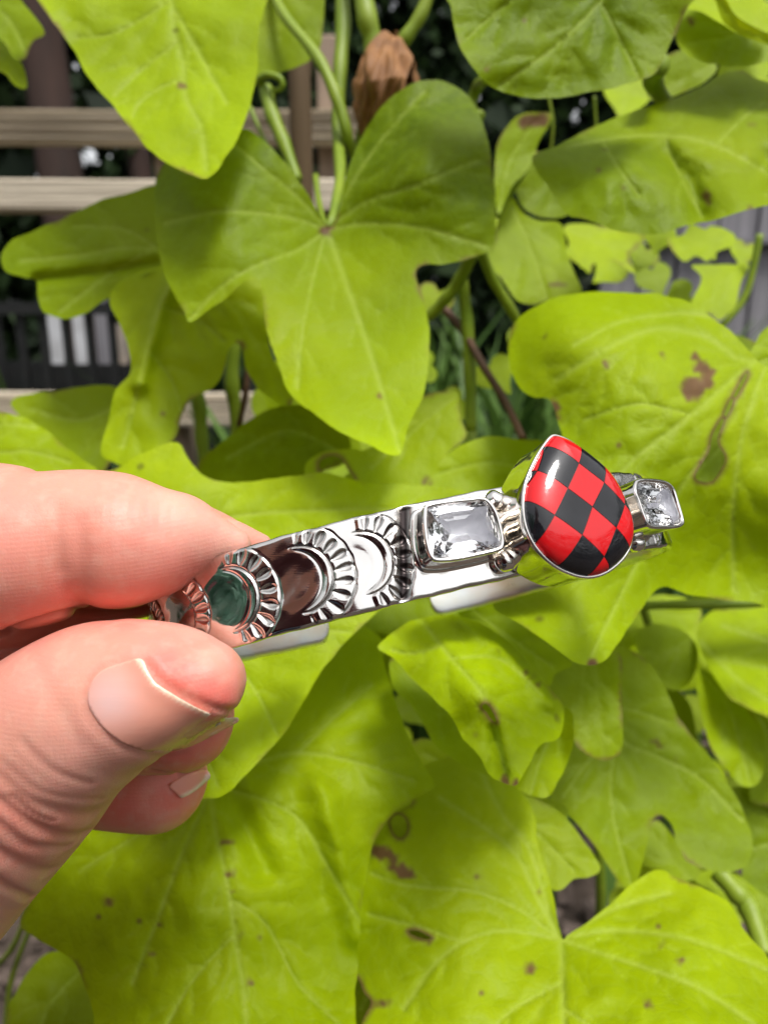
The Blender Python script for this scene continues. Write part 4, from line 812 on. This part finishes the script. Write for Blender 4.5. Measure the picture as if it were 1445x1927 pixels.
# -- clear gems
M_GEM, t_, b_ = mat('clear_crystal'); b_.inputs['Base Color'].default_value = (1, 1, 1, 1); b_.inputs['Roughness'].default_value = 0; b_.inputs['IOR'].default_value = 1.66; b_.inputs['Transmission Weight'].default_value = 1
M_CUP = simple('bright_cup', (.86, .87, .94), .3, (.80, .80, .90), 300)
def gem(outline, t0, h, lab):
    c, uu, vv, n, poly = setting(outline, t0, None, h, .4, 1); fr = (c, uu, vv, n); b = bezel(fr, poly, h-.15, lip=.44, flare=-.05); b['label'] = lab+' gem setting'
    g = inset(poly, .44); N_ = 24; g = resample(g, np.linalg.norm(np.diff(np.vstack([g, g[:1]]), axis=0), axis=1).sum()/N_, True)[:N_]
    cen = g.mean(0); g = g-cen; sc_ = lambda f, rot=0.: (np.roll(g, 0, 0)*f)
    mid = lambda P: (P+np.roll(P, -1, 0))/2
    c2 = c+cen[0]*uu+cen[1]*vv
    loops = [(g*.985, -.62), (g*1.0, -.42), (g, -.34), (mid(g)*.86, -.02), (g*.66, .22)]
    V = []; k = N_
    def ring(P, z): return c2+P[:, :1]*uu+P[:, 1:]*vv+z*n
    half = g[::2]; hm = mid(g)[::2]
    R0 = ring(g, -.34); R1 = ring(mid(g)[::1]*.84, -.05); R2 = ring(g[::2]*.68, .14)
    G0 = ring(g, -.50); P1 = ring(g[::2]*np.array([.76, .74]), -1.25); P2 = ring(mid(g[::2])*np.array([.50, .44]), -1.95); P3 = ring(g[::4]*np.array([.26, .12]), -2.4)
    V = np.vstack([R0, R1, R2, G0, P1, P2, P3]); a0, a1, a2, a3, a4, a5, a6 = np.cumsum([0, 24, 24, 12, 24, 12, 12]); Fc = []
    for i in range(24):
        Fc.append((a0+i, a0+(i+1) % 24, a1+i)); Fc.append((a3+i, a3+(i+1) % 24, a0+(i+1) % 24, a0+i))
    for i in range(12):      # mid crown kites meet table corners
        Fc.append((a1+(2*i-1) % 24, a0+2*i, a1+2*i, a2+i)); Fc.append((a1+2*i, a0+2*i+1, a1+2*i+1)); Fc.append((a2+i, a1+2*i, a1+2*i+1, a2+(i+1) % 12))
        Fc.append((a3+2*i, a4+i, a3+2*i+1)); Fc.append((a3+2*i+1, a4+i, a4+(i+1) % 12)); Fc.append((a3+2*i+1, a4+(i+1) % 12, a3+(2*i+2) % 24))
        Fc.append((a4+i, a5+i, a4+(i+1) % 12)); Fc.append((a5+i, a5+(i+1) % 12, a4+(i+1) % 12))
    for i in range(6):
        Fc.append((a5+2*i, a6+i, a5+(2*i+1) % 12)); Fc.append((a5+(2*i+1) % 12, a6+i, a6+(i+1) % 6)); Fc.append((a5+(2*i+1) % 12, a6+(i+1) % 6, a5+(2*i+2) % 12))
    Fc.append(tuple(a2+i for i in range(12))); Fc.append(tuple(a6+i for i in range(5, -1, -1)))
    # a0..a1 triangles duplicate: keep each face once
    seen = set(); F2 = []
    for f in Fc:
        s_ = frozenset(f)
        if len(s_) > 2 and s_ not in seen: seen.add(s_); F2.append(f)
    o = mesh_obj('clear_gem', cw(V), F2, M_GEM, cuff, False); bm = bmesh.new(); bm.from_mesh(o.data); bmesh.ops.recalc_face_normals(bm, faces=bm.faces); bm.to_mesh(o.data); bm.free()
    o['label'] = lab+' clear faceted gem'
    # bright backing inside the cup
    bk = [(g*1.02, -.75), (g*.84, -1.8), (g*.45, -2.9)]; loft((c2, uu, vv, n), bk, 'gem_seat', M_CUP, cuff)
    return c, uu, vv, n, poly
zl = lambda pts: [(x/5.558+740, y/5.558+900) for x, y in pts]; zr = lambda pts: [(x/6.568+1100, y/6.568+860) for x, y in pts]
left_rim = zl([(322,300),(352,268),(430,245),(640,215),(800,200),(905,190),(985,208),(1050,275),(1105,375),(1145,510),(1168,630),(1165,705),(1120,758),(900,815),(640,865),(460,872),(392,835),(352,745),(325,610),(312,450)])
right_rim = zr([(640,292),(690,262),(780,258),(880,265),(1000,288),(1075,335),(1120,400),(1160,510),(1200,640),(1238,790),(1218,850),(1130,878),(950,884),(835,872),(780,825),(722,690),(672,545),(625,420)])
tL = None
def t_for(px, py, h):
    t = np.linspace(-1.4, 1.4, 2000); q_ = proj(ringpt(t, 0*t, h+0*t)); return float(t[np.argmin(np.hypot(q_[:, 0]-px, q_[:, 1]-py))])
tl, tr_ = t_for(868, 1003, 4.2), t_for(1238, 945, 5.0); print('t gems', tl, tr_)
gL = gem(left_rim, tl, 4.2, 'left'); gR = gem(right_rim, min(tr_, -.38), 5.0, 'right')
# soldered granules and collars
def ball(P, r):
    bm = bmesh.new(); bmesh.ops.create_uvsphere(bm, u_segments=28, v_segments=18, radius=r*.001)
    for v in bm.verts: v.co *= 1+.03*math.sin(v.co.x*4e3)*math.cos(v.co.z*3e3); v.co += Vector(cw(P))
    me = bpy.data.meshes.new('granule'); bm.to_mesh(me); bm.free(); me.polygons.foreach_set('use_smooth', [True]*len(me.polygons)); me.materials.append(M_SIL2)
    o = bpy.data.objects.new('granule', me); C.objects.link(o); o.parent = cuff; o.matrix_parent_inverse = Matrix.Translation(-cuff.location)
def granule(px, py, r):
    t = np.linspace(-1.2, 1.2, 900)[:, None]; hh = np.linspace(-5.2, 5.2, 90)[None]; Pp = ringpt(t+0*hh, hh+0*t, r*.8+0*hh*t); q_ = proj(Pp); i = np.unravel_index(np.hypot(q_[..., 0]-px, q_[..., 1]-py).argmin(), q_.shape[:2]); ball(Pp[i], r)
for g_ in [(930, 942, 1.15), (949, 958, .8), (951, 1056, 1.2), (975, 1040, .9), (1196, 1022, 1.1), (1190, 940, .9)]: granule(*g_)
for gg, lab in ((gL, 'left'), (gR, 'right')):
    c, uu, vv, n, poly = gg; hh = 4.2 if lab == 'left' else 5.0
    loft((c, uu, vv, n), [(inset(poly, -.45), -hh-.5), (inset(poly, -.45), -hh+.10), (inset(poly, -.25), -hh+.28), (inset(poly, .5), -hh+.3)], 'collar', M_SIL2, cuff)
#@HAND
def skin_material():
    m, t, b = mat('skin')
    red, pale, dark = attr(t, 'red'), attr(t, 'pale'), attr(t, 'fold')
    c = mixc(t, red, (.74, .335, .25), (.78, .17, .135)); c = mixc(t, pale, c, (.80, .48, .38))
    n1 = tex(t, 'ShaderNodeTexNoise', 130, Detail=4.0); n2 = tex(t, 'ShaderNodeTexNoise', 600, Detail=3.0)
    c = mixc(t, ramp(t, n1.outputs[0], .4, .7, 0, .45), c, (.80, .33, .27)); c = mixc(t, ramp(t, n2.outputs[0], .5, .75, 0, .25), c, (.80, .52, .42))
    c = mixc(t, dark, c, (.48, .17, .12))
    t.links.new(c, b.inputs['Base Color']); b.inputs['Roughness'].default_value = .44; b.inputs['Specular IOR Level'].default_value = .35
    b.inputs['Subsurface Weight'].default_value = .35; b.inputs['Subsurface Radius'].default_value = (1, .30, .16); b.inputs['Subsurface Scale'].default_value = .0028
    # print ridges and fine skin creases
    mp = nd(t, 'ShaderNodeMapping'); mp.inputs['Rotation'].default_value = (.3, .2, .5); mp.inputs['Scale'].default_value = (1, .35, 1.1); t.links.new(nd(t, 'ShaderNodeTexCoord').outputs['Object'], mp.inputs[0])
    wv = nd(t, 'ShaderNodeTexWave', wave_type='RINGS', rings_direction='SPHERICAL'); wv.inputs['Scale'].default_value = 620; wv.inputs['Distortion'].default_value = 5; wv.inputs['Detail'].default_value = 2; wv.inputs['Detail Scale'].default_value = .12; t.links.new(mp.outputs[0], wv.inputs[0])
    vo = tex(t, 'ShaderNodeTexVoronoi', 2100, feature='DISTANCE_TO_EDGE')
    mp2 = nd(t, 'ShaderNodeMapping'); mp2.inputs['Rotation'].default_value = (0, .9, 0); mp2.inputs['Scale'].default_value = (1, 1, .16); t.links.new(nd(t, 'ShaderNodeTexCoord').outputs['Object'], mp2.inputs[0])
    n3 = tex(t, 'ShaderNodeTexNoise', 1100, mp2.outputs[0], Detail=5.0)
    h = math_(t, 'ADD', math_(t, 'MULTIPLY', wv.outputs[1], .10), math_(t, 'MULTIPLY', math_(t, 'MINIMUM', vo.outputs[0], .2), .55)); h = math_(t, 'ADD', h, math_(t, 'MULTIPLY', n3.outputs[0], .8))
    t.links.new(bump(t, h, .48, .00013), b.inputs['Normal']); return m
M_SKIN = skin_material()
def digit(pts, n=40):            # (px, py, depth mm, radius mm)
    """round swept tube with domed ends"""
    p = np.array([np.r_[P3(x, y, d), r] for x, y, d, r in pts]); c = catmull(p, 7); X, r = c[:, :3], c[:, 3]
    T0 = X[0]-X[1]; T0 /= np.linalg.norm(T0); T1 = X[-1]-X[-2]; T1 /= np.linalg.norm(T1)
    a = np.linspace(80, 8, 7)
    X = np.vstack([X[0]+T0*r[0]*np.sin(np.radians(a))[:, None], X, X[-1]+T1*r[-1]*np.sin(np.radians(a[::-1]))[:, None]])
    r = np.r_[r[0]*np.cos(np.radians(a)), r, r[-1]*np.cos(np.radians(a[::-1]))]
    return tube(X, r, n)
def rp(px): return px
def mmr(rpx, d): return rpx*d/F
def D(*rows): return digit([(x, y, d, mmr(r, d)) for x, y, d, r in rows])
HAND = [
 # forefinger: palm knuckle outside the frame, bent joint, tip pressed on the cuff
 D((-620,1180,120,180),(-420,1080,104,172),(-200,1022,92,164),(-40,1026,85,158),(60,1030,83,152),(150,1010,83,128),(235,1018,83,128),(300,1018,83.5,107),(355,1014,84,84),(405,1020,84.6,54),(440,1026,85,34)),
 D((240,1022,88,108),(320,1030,91,100),(385,1040,94,84),(420,1046,97,70)),
 D((250,1016,86,118),(380,1022,90,66),(440,1022,91,44),(490,1026,92,24)),
 # thumb
 D((-520,1960,108,215),(-330,1800,100,208),(-200,1700,94,198),(-75,1568,88.5,188),(25,1455,84.5,184),(110,1372,81.5,168),(190,1322,79.5,155),(262,1303,78,134),(322,1293,77.2,112),(380,1287,77,79)),
 D((330,1325,78,78),(392,1308,77.4,57)),
 D((-400,1130,112,190),(-150,1130,106,110),(40,1140,100,74),(190,1125,98,52),(270,1118,98,46),(318,1112,98,44)),
 D((240,1253,79.5,90),(330,1262,79,88),(388,1280,78.2,76)),
 # middle finger, curled behind the thumb
 D((-520,1250,136,150),(-300,1240,128,140),(-60,1270,112,122),(120,1318,102,110),(250,1345,97,108),(338,1352,94.5,102)),
 # ring finger
 D((-520,1420,150,140),(-300,1400,140,130),(-80,1400,120,112),(90,1420,111,106),(200,1452,107,103),(292,1467,105,97)),
 # little finger
 D((-500,1560,158,120),(-300,1540,146,112),(-110,1520,124,98),(0,1510,112,92),(55,1510,109,80)),
]
def palm(rows): return digit(rows)
HAND += [palm([(-620,1180,120,15),(-900,1350,130,18),(-1180,1560,140,20),(-1500,1750,150,22),(-1750,1900,155,22)]), palm([(-520,1250,136,13.5),(-800,1400,142,17),(-1180,1600,150,20),(-1500,1760,155,20)]),
         palm([(-520,1420,150,13.5),(-800,1500,152,16),(-1150,1640,155,19)]), palm([(-500,1560,158,12),(-800,1620,160,15),(-1150,1700,160,17)]), palm([(-520,1960,108,15.5),(-800,1900,118,17),(-1180,1750,138,20)])]
V, Fc = merge(HAND)
tmp = bpy.data.meshes.new('tmp'); tmp.from_pydata(V.tolist(), [], [tuple(int(i) for i in f) for f in Fc]); to = bpy.data.objects.new('tmp', tmp); C.objects.link(to)
rm = to.modifiers.new('r', 'REMESH'); rm.mode = 'VOXEL'; rm.voxel_size = .40; rm.adaptivity = 0
dg = bpy.context.evaluated_depsgraph_get(); ev = to.evaluated_get(dg).to_mesh()
nv = len(ev.vertices); V = np.zeros(nv*3); ev.vertices.foreach_get('co', V); V = V.reshape(-1, 3); Fh = [tuple(p.vertices) for p in ev.polygons]
ne = len(ev.edges); E_ = np.zeros(ne*2, int); ev.edges.foreach_get('vertices', E_); E_ = E_.reshape(-1, 2); to.evaluated_get(dg).to_mesh_clear(); bpy.data.objects.remove(to)
def smooth_(V, it, lam=.5):
    deg = np.bincount(E_.ravel(), minlength=nv)[:, None].clip(1)
    for _ in range(it):
        a = np.zeros_like(V)
        for k in range(3): a[:, k] = np.bincount(E_[:, 0], V[E_[:, 1], k], nv)+np.bincount(E_[:, 1], V[E_[:, 0], k], nv)
        V = V+lam*(a/deg-V)
    return V
V = smooth_(V, 7)
print('hand verts', nv)
def normals(V):
    Q = np.array(Fh) if all(len(f) == 4 for f in Fh) else None
    me = bpy.data.meshes.new('n'); me.from_pydata(V.tolist(), [], Fh); me.update(); N = np.zeros(nv*3); me.vertices.foreach_get('normal', N); bpy.data.meshes.remove(me); return N.reshape(-1, 3)
bvh = BVHTree.FromPolygons(V.tolist(), Fh)
def hit(px, py):                 # where the sight line through a photograph point meets the hand
    v = Vector(((px-W2)/F, (py-H2)/F, 1)).normalized(); r = bvh.ray_cast(Vector((0, 0, 0)), v)
    return (np.array(r[0]), np.array(r[1])) if r[0] is not None else (None, None)
def hitline(pts, step=6):
    c = resample(catmull(pts, 6), step); out = []
    for x, y in c:
        q_, _ = hit(x, y)
        if q_ is not None: out.append(q_)
    return np.array(out)
N = normals(V); disp = np.zeros(nv); fold = np.zeros(nv); red = np.zeros(nv); pale = np.zeros(nv)
vis = (V[:, 2] < 125) & (V[:, 0] > -75)
vi = np.where(vis)[0]
def crease(pts, depth, wd, col=.5, bulge=.35):
    L = hitline(pts)
    if len(L) < 2: return
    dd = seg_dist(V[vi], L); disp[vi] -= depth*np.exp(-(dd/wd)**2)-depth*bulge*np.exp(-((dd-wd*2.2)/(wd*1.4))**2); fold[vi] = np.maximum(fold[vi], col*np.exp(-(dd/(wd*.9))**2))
crease([(-20,1462),(0,1464),(33,1495),(75,1518),(137,1532),(178,1530)], .17, .8, .12)
crease([(-20,1495),(0,1510),(62,1551),(116,1573),(160,1570)], .30, .7, .30)
crease([(-20,1540),(0,1551),(41,1585),(83,1594),(125,1594)], .20, .6, .2)
crease([(-20,1590),(0,1605),(62,1636),(98,1640)], .22, .7, .22)
crease([(-20,1648),(10,1668),(60,1690)], .25, .45, .3)
crease([(0,1430),(60,1480),(120,1500),(190,1505)], .08, .4, .15)
crease([(20,1500),(60,1530),(100,1545)], .15, .3, .2)
crease([(40,1395),(100,1450),(170,1475)], .10, .4, .1)
crease([(150,985),(157,1040),(158,1100),(154,1142)], .20, 1.0, .22, .2)        # forefinger joint
crease([(110,950),(112,1010),(118,1070)], .10, .6, .1)
for k in range(7): crease([(190+k*22, 905+k*8),(178+k*24, 940+k*9),(182+k*24, 975+k*8)], .05, .3, .03, 0)
crease([(285,1452),(330,1458),(372,1455),(410,1440)], .35, .5, .55, 0)
crease([(-20,1200),(60,1172),(130,1152),(200,1153),(260,1150),(320,1120)], .5, .6, .8, 0)  # shadow line where forefinger meets thumb, also darkened in the skin colour
crease([(60,1240),(110,1330),(150,1400)], .08, .8, .0)
# thumb nail bed: a groove round the nail
NAIL = [(265,1240),(278,1262),(292,1284),(318,1302),(350,1321),(375,1334),(400,1344),(425,1351),(447,1351),(428,1368),(395,1388),(350,1408),(300,1416),(252,1408),(212,1386),(180,1352),(165,1318),(172,1285),(192,1262),(225,1249)]
crease([(262,1237),(225,1244),(188,1257),(168,1282),(160,1317),(174,1358),(210,1393),(252,1415),(300,1424),(350,1417)], .12, .45, .25, .1)
crease([(275,1245),(296,1276),(350,1312),(402,1334),(440,1340)], .30, .45, .55, .2)
def blot(A_, pts, r, v):
    for x, y in pts:
        q_, _ = hit(x, y)
        if q_ is not None: dd = np.linalg.norm(V[vi]-q_, axis=1); A_[vi] = np.maximum(A_[vi], v*np.exp(-(dd/r)**2))
blot(red, [(340,1270),(390,1300),(420,1320),(310,1250)], 2.6, .95)
blot(red, [(300,1210),(360,1210),(250,1170),(180,1160),(430,1270)], 4.5, .45)
blot(red, [(200,1130),(280,1110),(60,1150),(0,1170),(120,1120),(340,1080)], 3.6, .65)
blot(red, [(40,1060),(160,1040),(0,950),(240,1040)], 5, .30)
blot(red, [(230,1520),(330,1500),(380,1500),(400,1400),(350,1430),(420,1410)], 4.5, .75)
blot(red, [(20,1540),(100,1560),(40,1600)], 3, .35)
blot(pale, [(380,990),(430,1010),(320,950)], 3.4, .6); blot(pale, [(60,900),(160,905),(0,890)], 5, .1); blot(pale, [(360,1190),(410,1225),(300,1180)], 2.6, .35); blot(pale, [(40,1690),(20,1740),(140,1440)], 5, .4)
disp += .05*noise(V, 3.2, 3)+.03*noise(V, 1.3, 6)
pn = proj(V[vi]); sel = inside(pn, resample(catmull(NAIL, 6, True), 5, True)); disp[vi[sel]] = -.12
bvh0 = BVHTree.FromPolygons(V.tolist(), Fh)
V = V+N*disp[:, None]
person = empty('person', Vector(cw(P3(-1100, 1600, 140))), 'light skinned hand pinching the silver cuff between thumb and forefinger, the other fingers curled behind', 'person')
hand = mesh_obj('hand', cw(V), Fh, M_SKIN, person, True, dict(red=red, pale=pale, fold=np.clip(fold, 0, 1)))
bvh = bvh0
def nail_mat():
    m, t, b = mat('nail'); e_ = attr(t, 'tip'); l_ = attr(t, 'lunula')
    n1 = tex(t, 'ShaderNodeTexNoise', 180, Detail=2.0); c = mixc(t, n1.outputs[0], (.80, .30, .21), (.82, .36, .27)); mpn = nd(t, 'ShaderNodeMapping'); mpn.inputs['Rotation'].default_value = (0, -.6, 0); mpn.inputs['Scale'].default_value = (.06, 1, 1); t.links.new(nd(t, 'ShaderNodeTexCoord').outputs['Object'], mpn.inputs[0]); nr_ = tex(t, 'ShaderNodeTexNoise', 1500, mpn.outputs[0], Detail=3.0); t.links.new(bump(t, nr_.outputs[0], .35, .00005), b.inputs['Normal']); c = mixc(t, l_, c, (.76, .50, .48)); c = mixc(t, e_, c, (.84, .62, .47)); t.links.new(c, b.inputs['Base Color'])
    b.inputs['Roughness'].default_value = .24; b.inputs['Subsurface Weight'].default_value = .25; b.inputs['Subsurface Radius'].default_value = (1, .4, .25); b.inputs['Subsurface Scale'].default_value = .0012; b.inputs['Coat Roughness'].default_value = .25; return m
M_NAIL = nail_mat()
def nail(outline, free, lun, lift=.10, thick=.30, step=5., tipw=8, label=None, edge_out=.3):
    ol = resample(catmull(outline, 6, True), step, True); lo, hi = ol.min(0), ol.max(0)
    gx, gy = np.meshgrid(np.arange(lo[0], hi[0], step), np.arange(lo[1], hi[1], step)); G = np.stack([gx.ravel(), gy.ravel()], 1); G = G[inside(G, ol)]; G = G[seg_dist(G, np.vstack([ol, ol[:1]])) > step*.5]
    n = len(ol); r = delaunay_2d_cdt([Vector(p) for p in np.vstack([ol, G])], [(i, (i+1) % n) for i in range(n)], [], 1, 1e-4)
    V2 = np.array([tuple(v) for v in r[0]]); tris = [tuple(f) for f in r[2]]; Z = np.full(len(V2), np.nan); Nn = np.zeros((len(V2), 3))
    for i, (x, y) in enumerate(V2):
        q_, nn = hit(x, y)
        if q_ is not None: Z[i] = q_[2]
    ok = ~np.isnan(Z)
    for i in np.where(~ok)[0]: j = np.argmin(np.hypot(*(V2[ok]-V2[i]).T)); Z[i] = Z[ok][j]
    # a stiff plate: fit a smooth quadric surface
    x = (V2[:, 0]-V2[:, 0].mean())/100; y = (V2[:, 1]-V2[:, 1].mean())/100; A_ = np.stack([np.ones_like(x), x, y, x*x, x*y, y*y, x**3, y**3, x*x*y, x*y*y], 1); co = np.linalg.lstsq(A_, Z, rcond=None)[0]; Zs = .15*(A_@co)+.85*Z
    fr = np.array(free, float); df = seg_dist(V2, fr); Zs = Zs-lift-edge_out*np.exp(-(df/22)**2)
    tip = np.clip((tipw-df)/3.5+.5, 0, 1); ln = np.zeros(len(V2))
    if lun: ln = .8*np.exp(-((V2[:, 0]-lun[0])**2+(V2[:, 1]-lun[1])**2)/lun[2]**2)
    P = P3(V2[:, 0], V2[:, 1], Zs); k = len(P); bot = P3(V2[:, 0], V2[:, 1], Zs+thick)
    VV = np.vstack([P, bot]); FF = [t_[::-1] for t_ in tris]+[tuple(i+k for i in t_) for t_ in tris]
    km = [int(np.argmin(np.hypot(*(V2-p).T))) for p in ol]
    FF += [(km[i], km[(i+1) % n], km[(i+1) % n]+k, km[i]+k) for i in range(n)]
    o = mesh_obj('fingernail', cw(VV), FF, M_NAIL, hand, True, dict(tip=np.r_[tip, tip], lunula=np.r_[ln, ln]))
    if label: o['label'] = label
nail(NAIL, [(262,1238),(278,1262),(292,1284),(318,1302),(350,1321),(375,1334),(400,1344),(425,1351),(447,1351)], (205,1318,52), label='long rounded thumb nail with a pale free edge')
nail([(385,1382),(400,1368),(422,1356),(446,1350),(449,1358),(440,1364),(420,1374),(402,1384)], [(385,1380),(422,1354),(449,1350)], None, lift=.3, tipw=9, label='middle finger nail seen edge on')
nail([(318,1478),(335,1466),(360,1455),(388,1450),(396,1462),(385,1475),(366,1490),(343,1502),(332,1494)], [(396,1456),(385,1475),(366,1490),(343,1502)], None, lift=.25, tipw=6, label='ring finger nail with a short pale edge')
#@PERSON  the photographer behind the camera, who shows as a dark reddish reflection in the silver
M_SHIRT = simple('maroon_cotton', (.10, .018, .022), .9, (.07, .012, .016), 300, bumpd=.0008)
M_HAIR = simple('brown_hair', (.035, .018, .01), .6, (.06, .03, .018), 200, bumpd=.001)
M_JEANS = simple('blue_denim', (.05, .07, .12), .9, (.03, .045, .08), 200)
def skinned(name, verts, edges, rad, m, parent, sub=2):
    me = bpy.data.meshes.new(name); me.from_pydata(verts, edges, []); o = bpy.data.objects.new(name, me); C.objects.link(o); o.parent = parent; o.matrix_parent_inverse = Matrix.Translation(-parent.location)
    o.modifiers.new('skin', 'SKIN'); me.skin_vertices.new(name='skin') if not me.skin_vertices else None
    for i, r in enumerate(rad): me.skin_vertices[0].data[i].radius = r if isinstance(r, tuple) else (r, r)
    me.skin_vertices[0].data[0].use_root = True
    s = o.modifiers.new('sub', 'SUBSURF'); s.levels = s.render_levels = sub; me.materials.append(m)
    me2 = bpy.data.meshes.new_from_object(o.evaluated_get(bpy.context.evaluated_depsgraph_get())); o.modifiers.clear(); o.data = me2; me2.polygons.foreach_set('use_smooth', [True]*len(me2.polygons)); return o
wr = cw(P3(-1750, 1900, 155)); bx, by, bz = -.27, -.46, -.10
skinned('body', [(bx, by, .45), (bx, by, .70), (bx, by, .88), (bx, by+.03, .97), (bx, by+.06, 1.06), (bx, by+.05, 1.14), tuple(wr), (wr[0]-.05, wr[1]-.17, wr[2]-.06), (bx-.17, by, .82)],
        [(0,1),(1,2),(2,3),(3,4),(4,5),(2,8),(8,7),(7,6)], [(.16,.10),(.17,.11),(.10,.08),(.055,.055),(.075,.095),(.06,.08),.024,.040,.055], M_SKIN, person)
skinned('shirt', [(bx, by, .40), (bx, by, .56), (bx, by, .72), (bx, by, .865), (bx-.17, by, .83), (wr[0]-.05, wr[1]-.19, wr[2]-.05), (wr[0]-.01, wr[1]-.045, wr[2]-.012), (bx+.17, by, .83), (bx+.20, by+.06, .62), (bx+.22, by+.28, .60)],
        [(0,1),(1,2),(2,3),(3,4),(4,5),(5,6),(3,7),(7,8),(8,9)], [(.16,.11),(.155,.11),(.165,.115),(.10,.085),.075,.055,.036,.075,.055,.045], M_SHIRT, person)
skinned('jeans', [(bx, by-.02, .46), (bx-.10, by-.02, .36), (bx-.11, by, .22), (bx-.11, by-.03, .02), (bx+.10, by-.02, .36), (bx+.11, by, .22), (bx+.11, by-.03, .02)], [(0,1),(1,2),(2,3),(0,4),(4,5),(5,6)], [(.17,.12),.10,.075,.055,.10,.075,.055], M_JEANS, person)
skinned('hair', [(bx, by-.03, 1.03), (bx, by-.01, 1.12), (bx, by+.02, 1.19)], [(0,1),(1,2)], [(.085,.07),(.09,.085),(.05,.06)], M_HAIR, person)
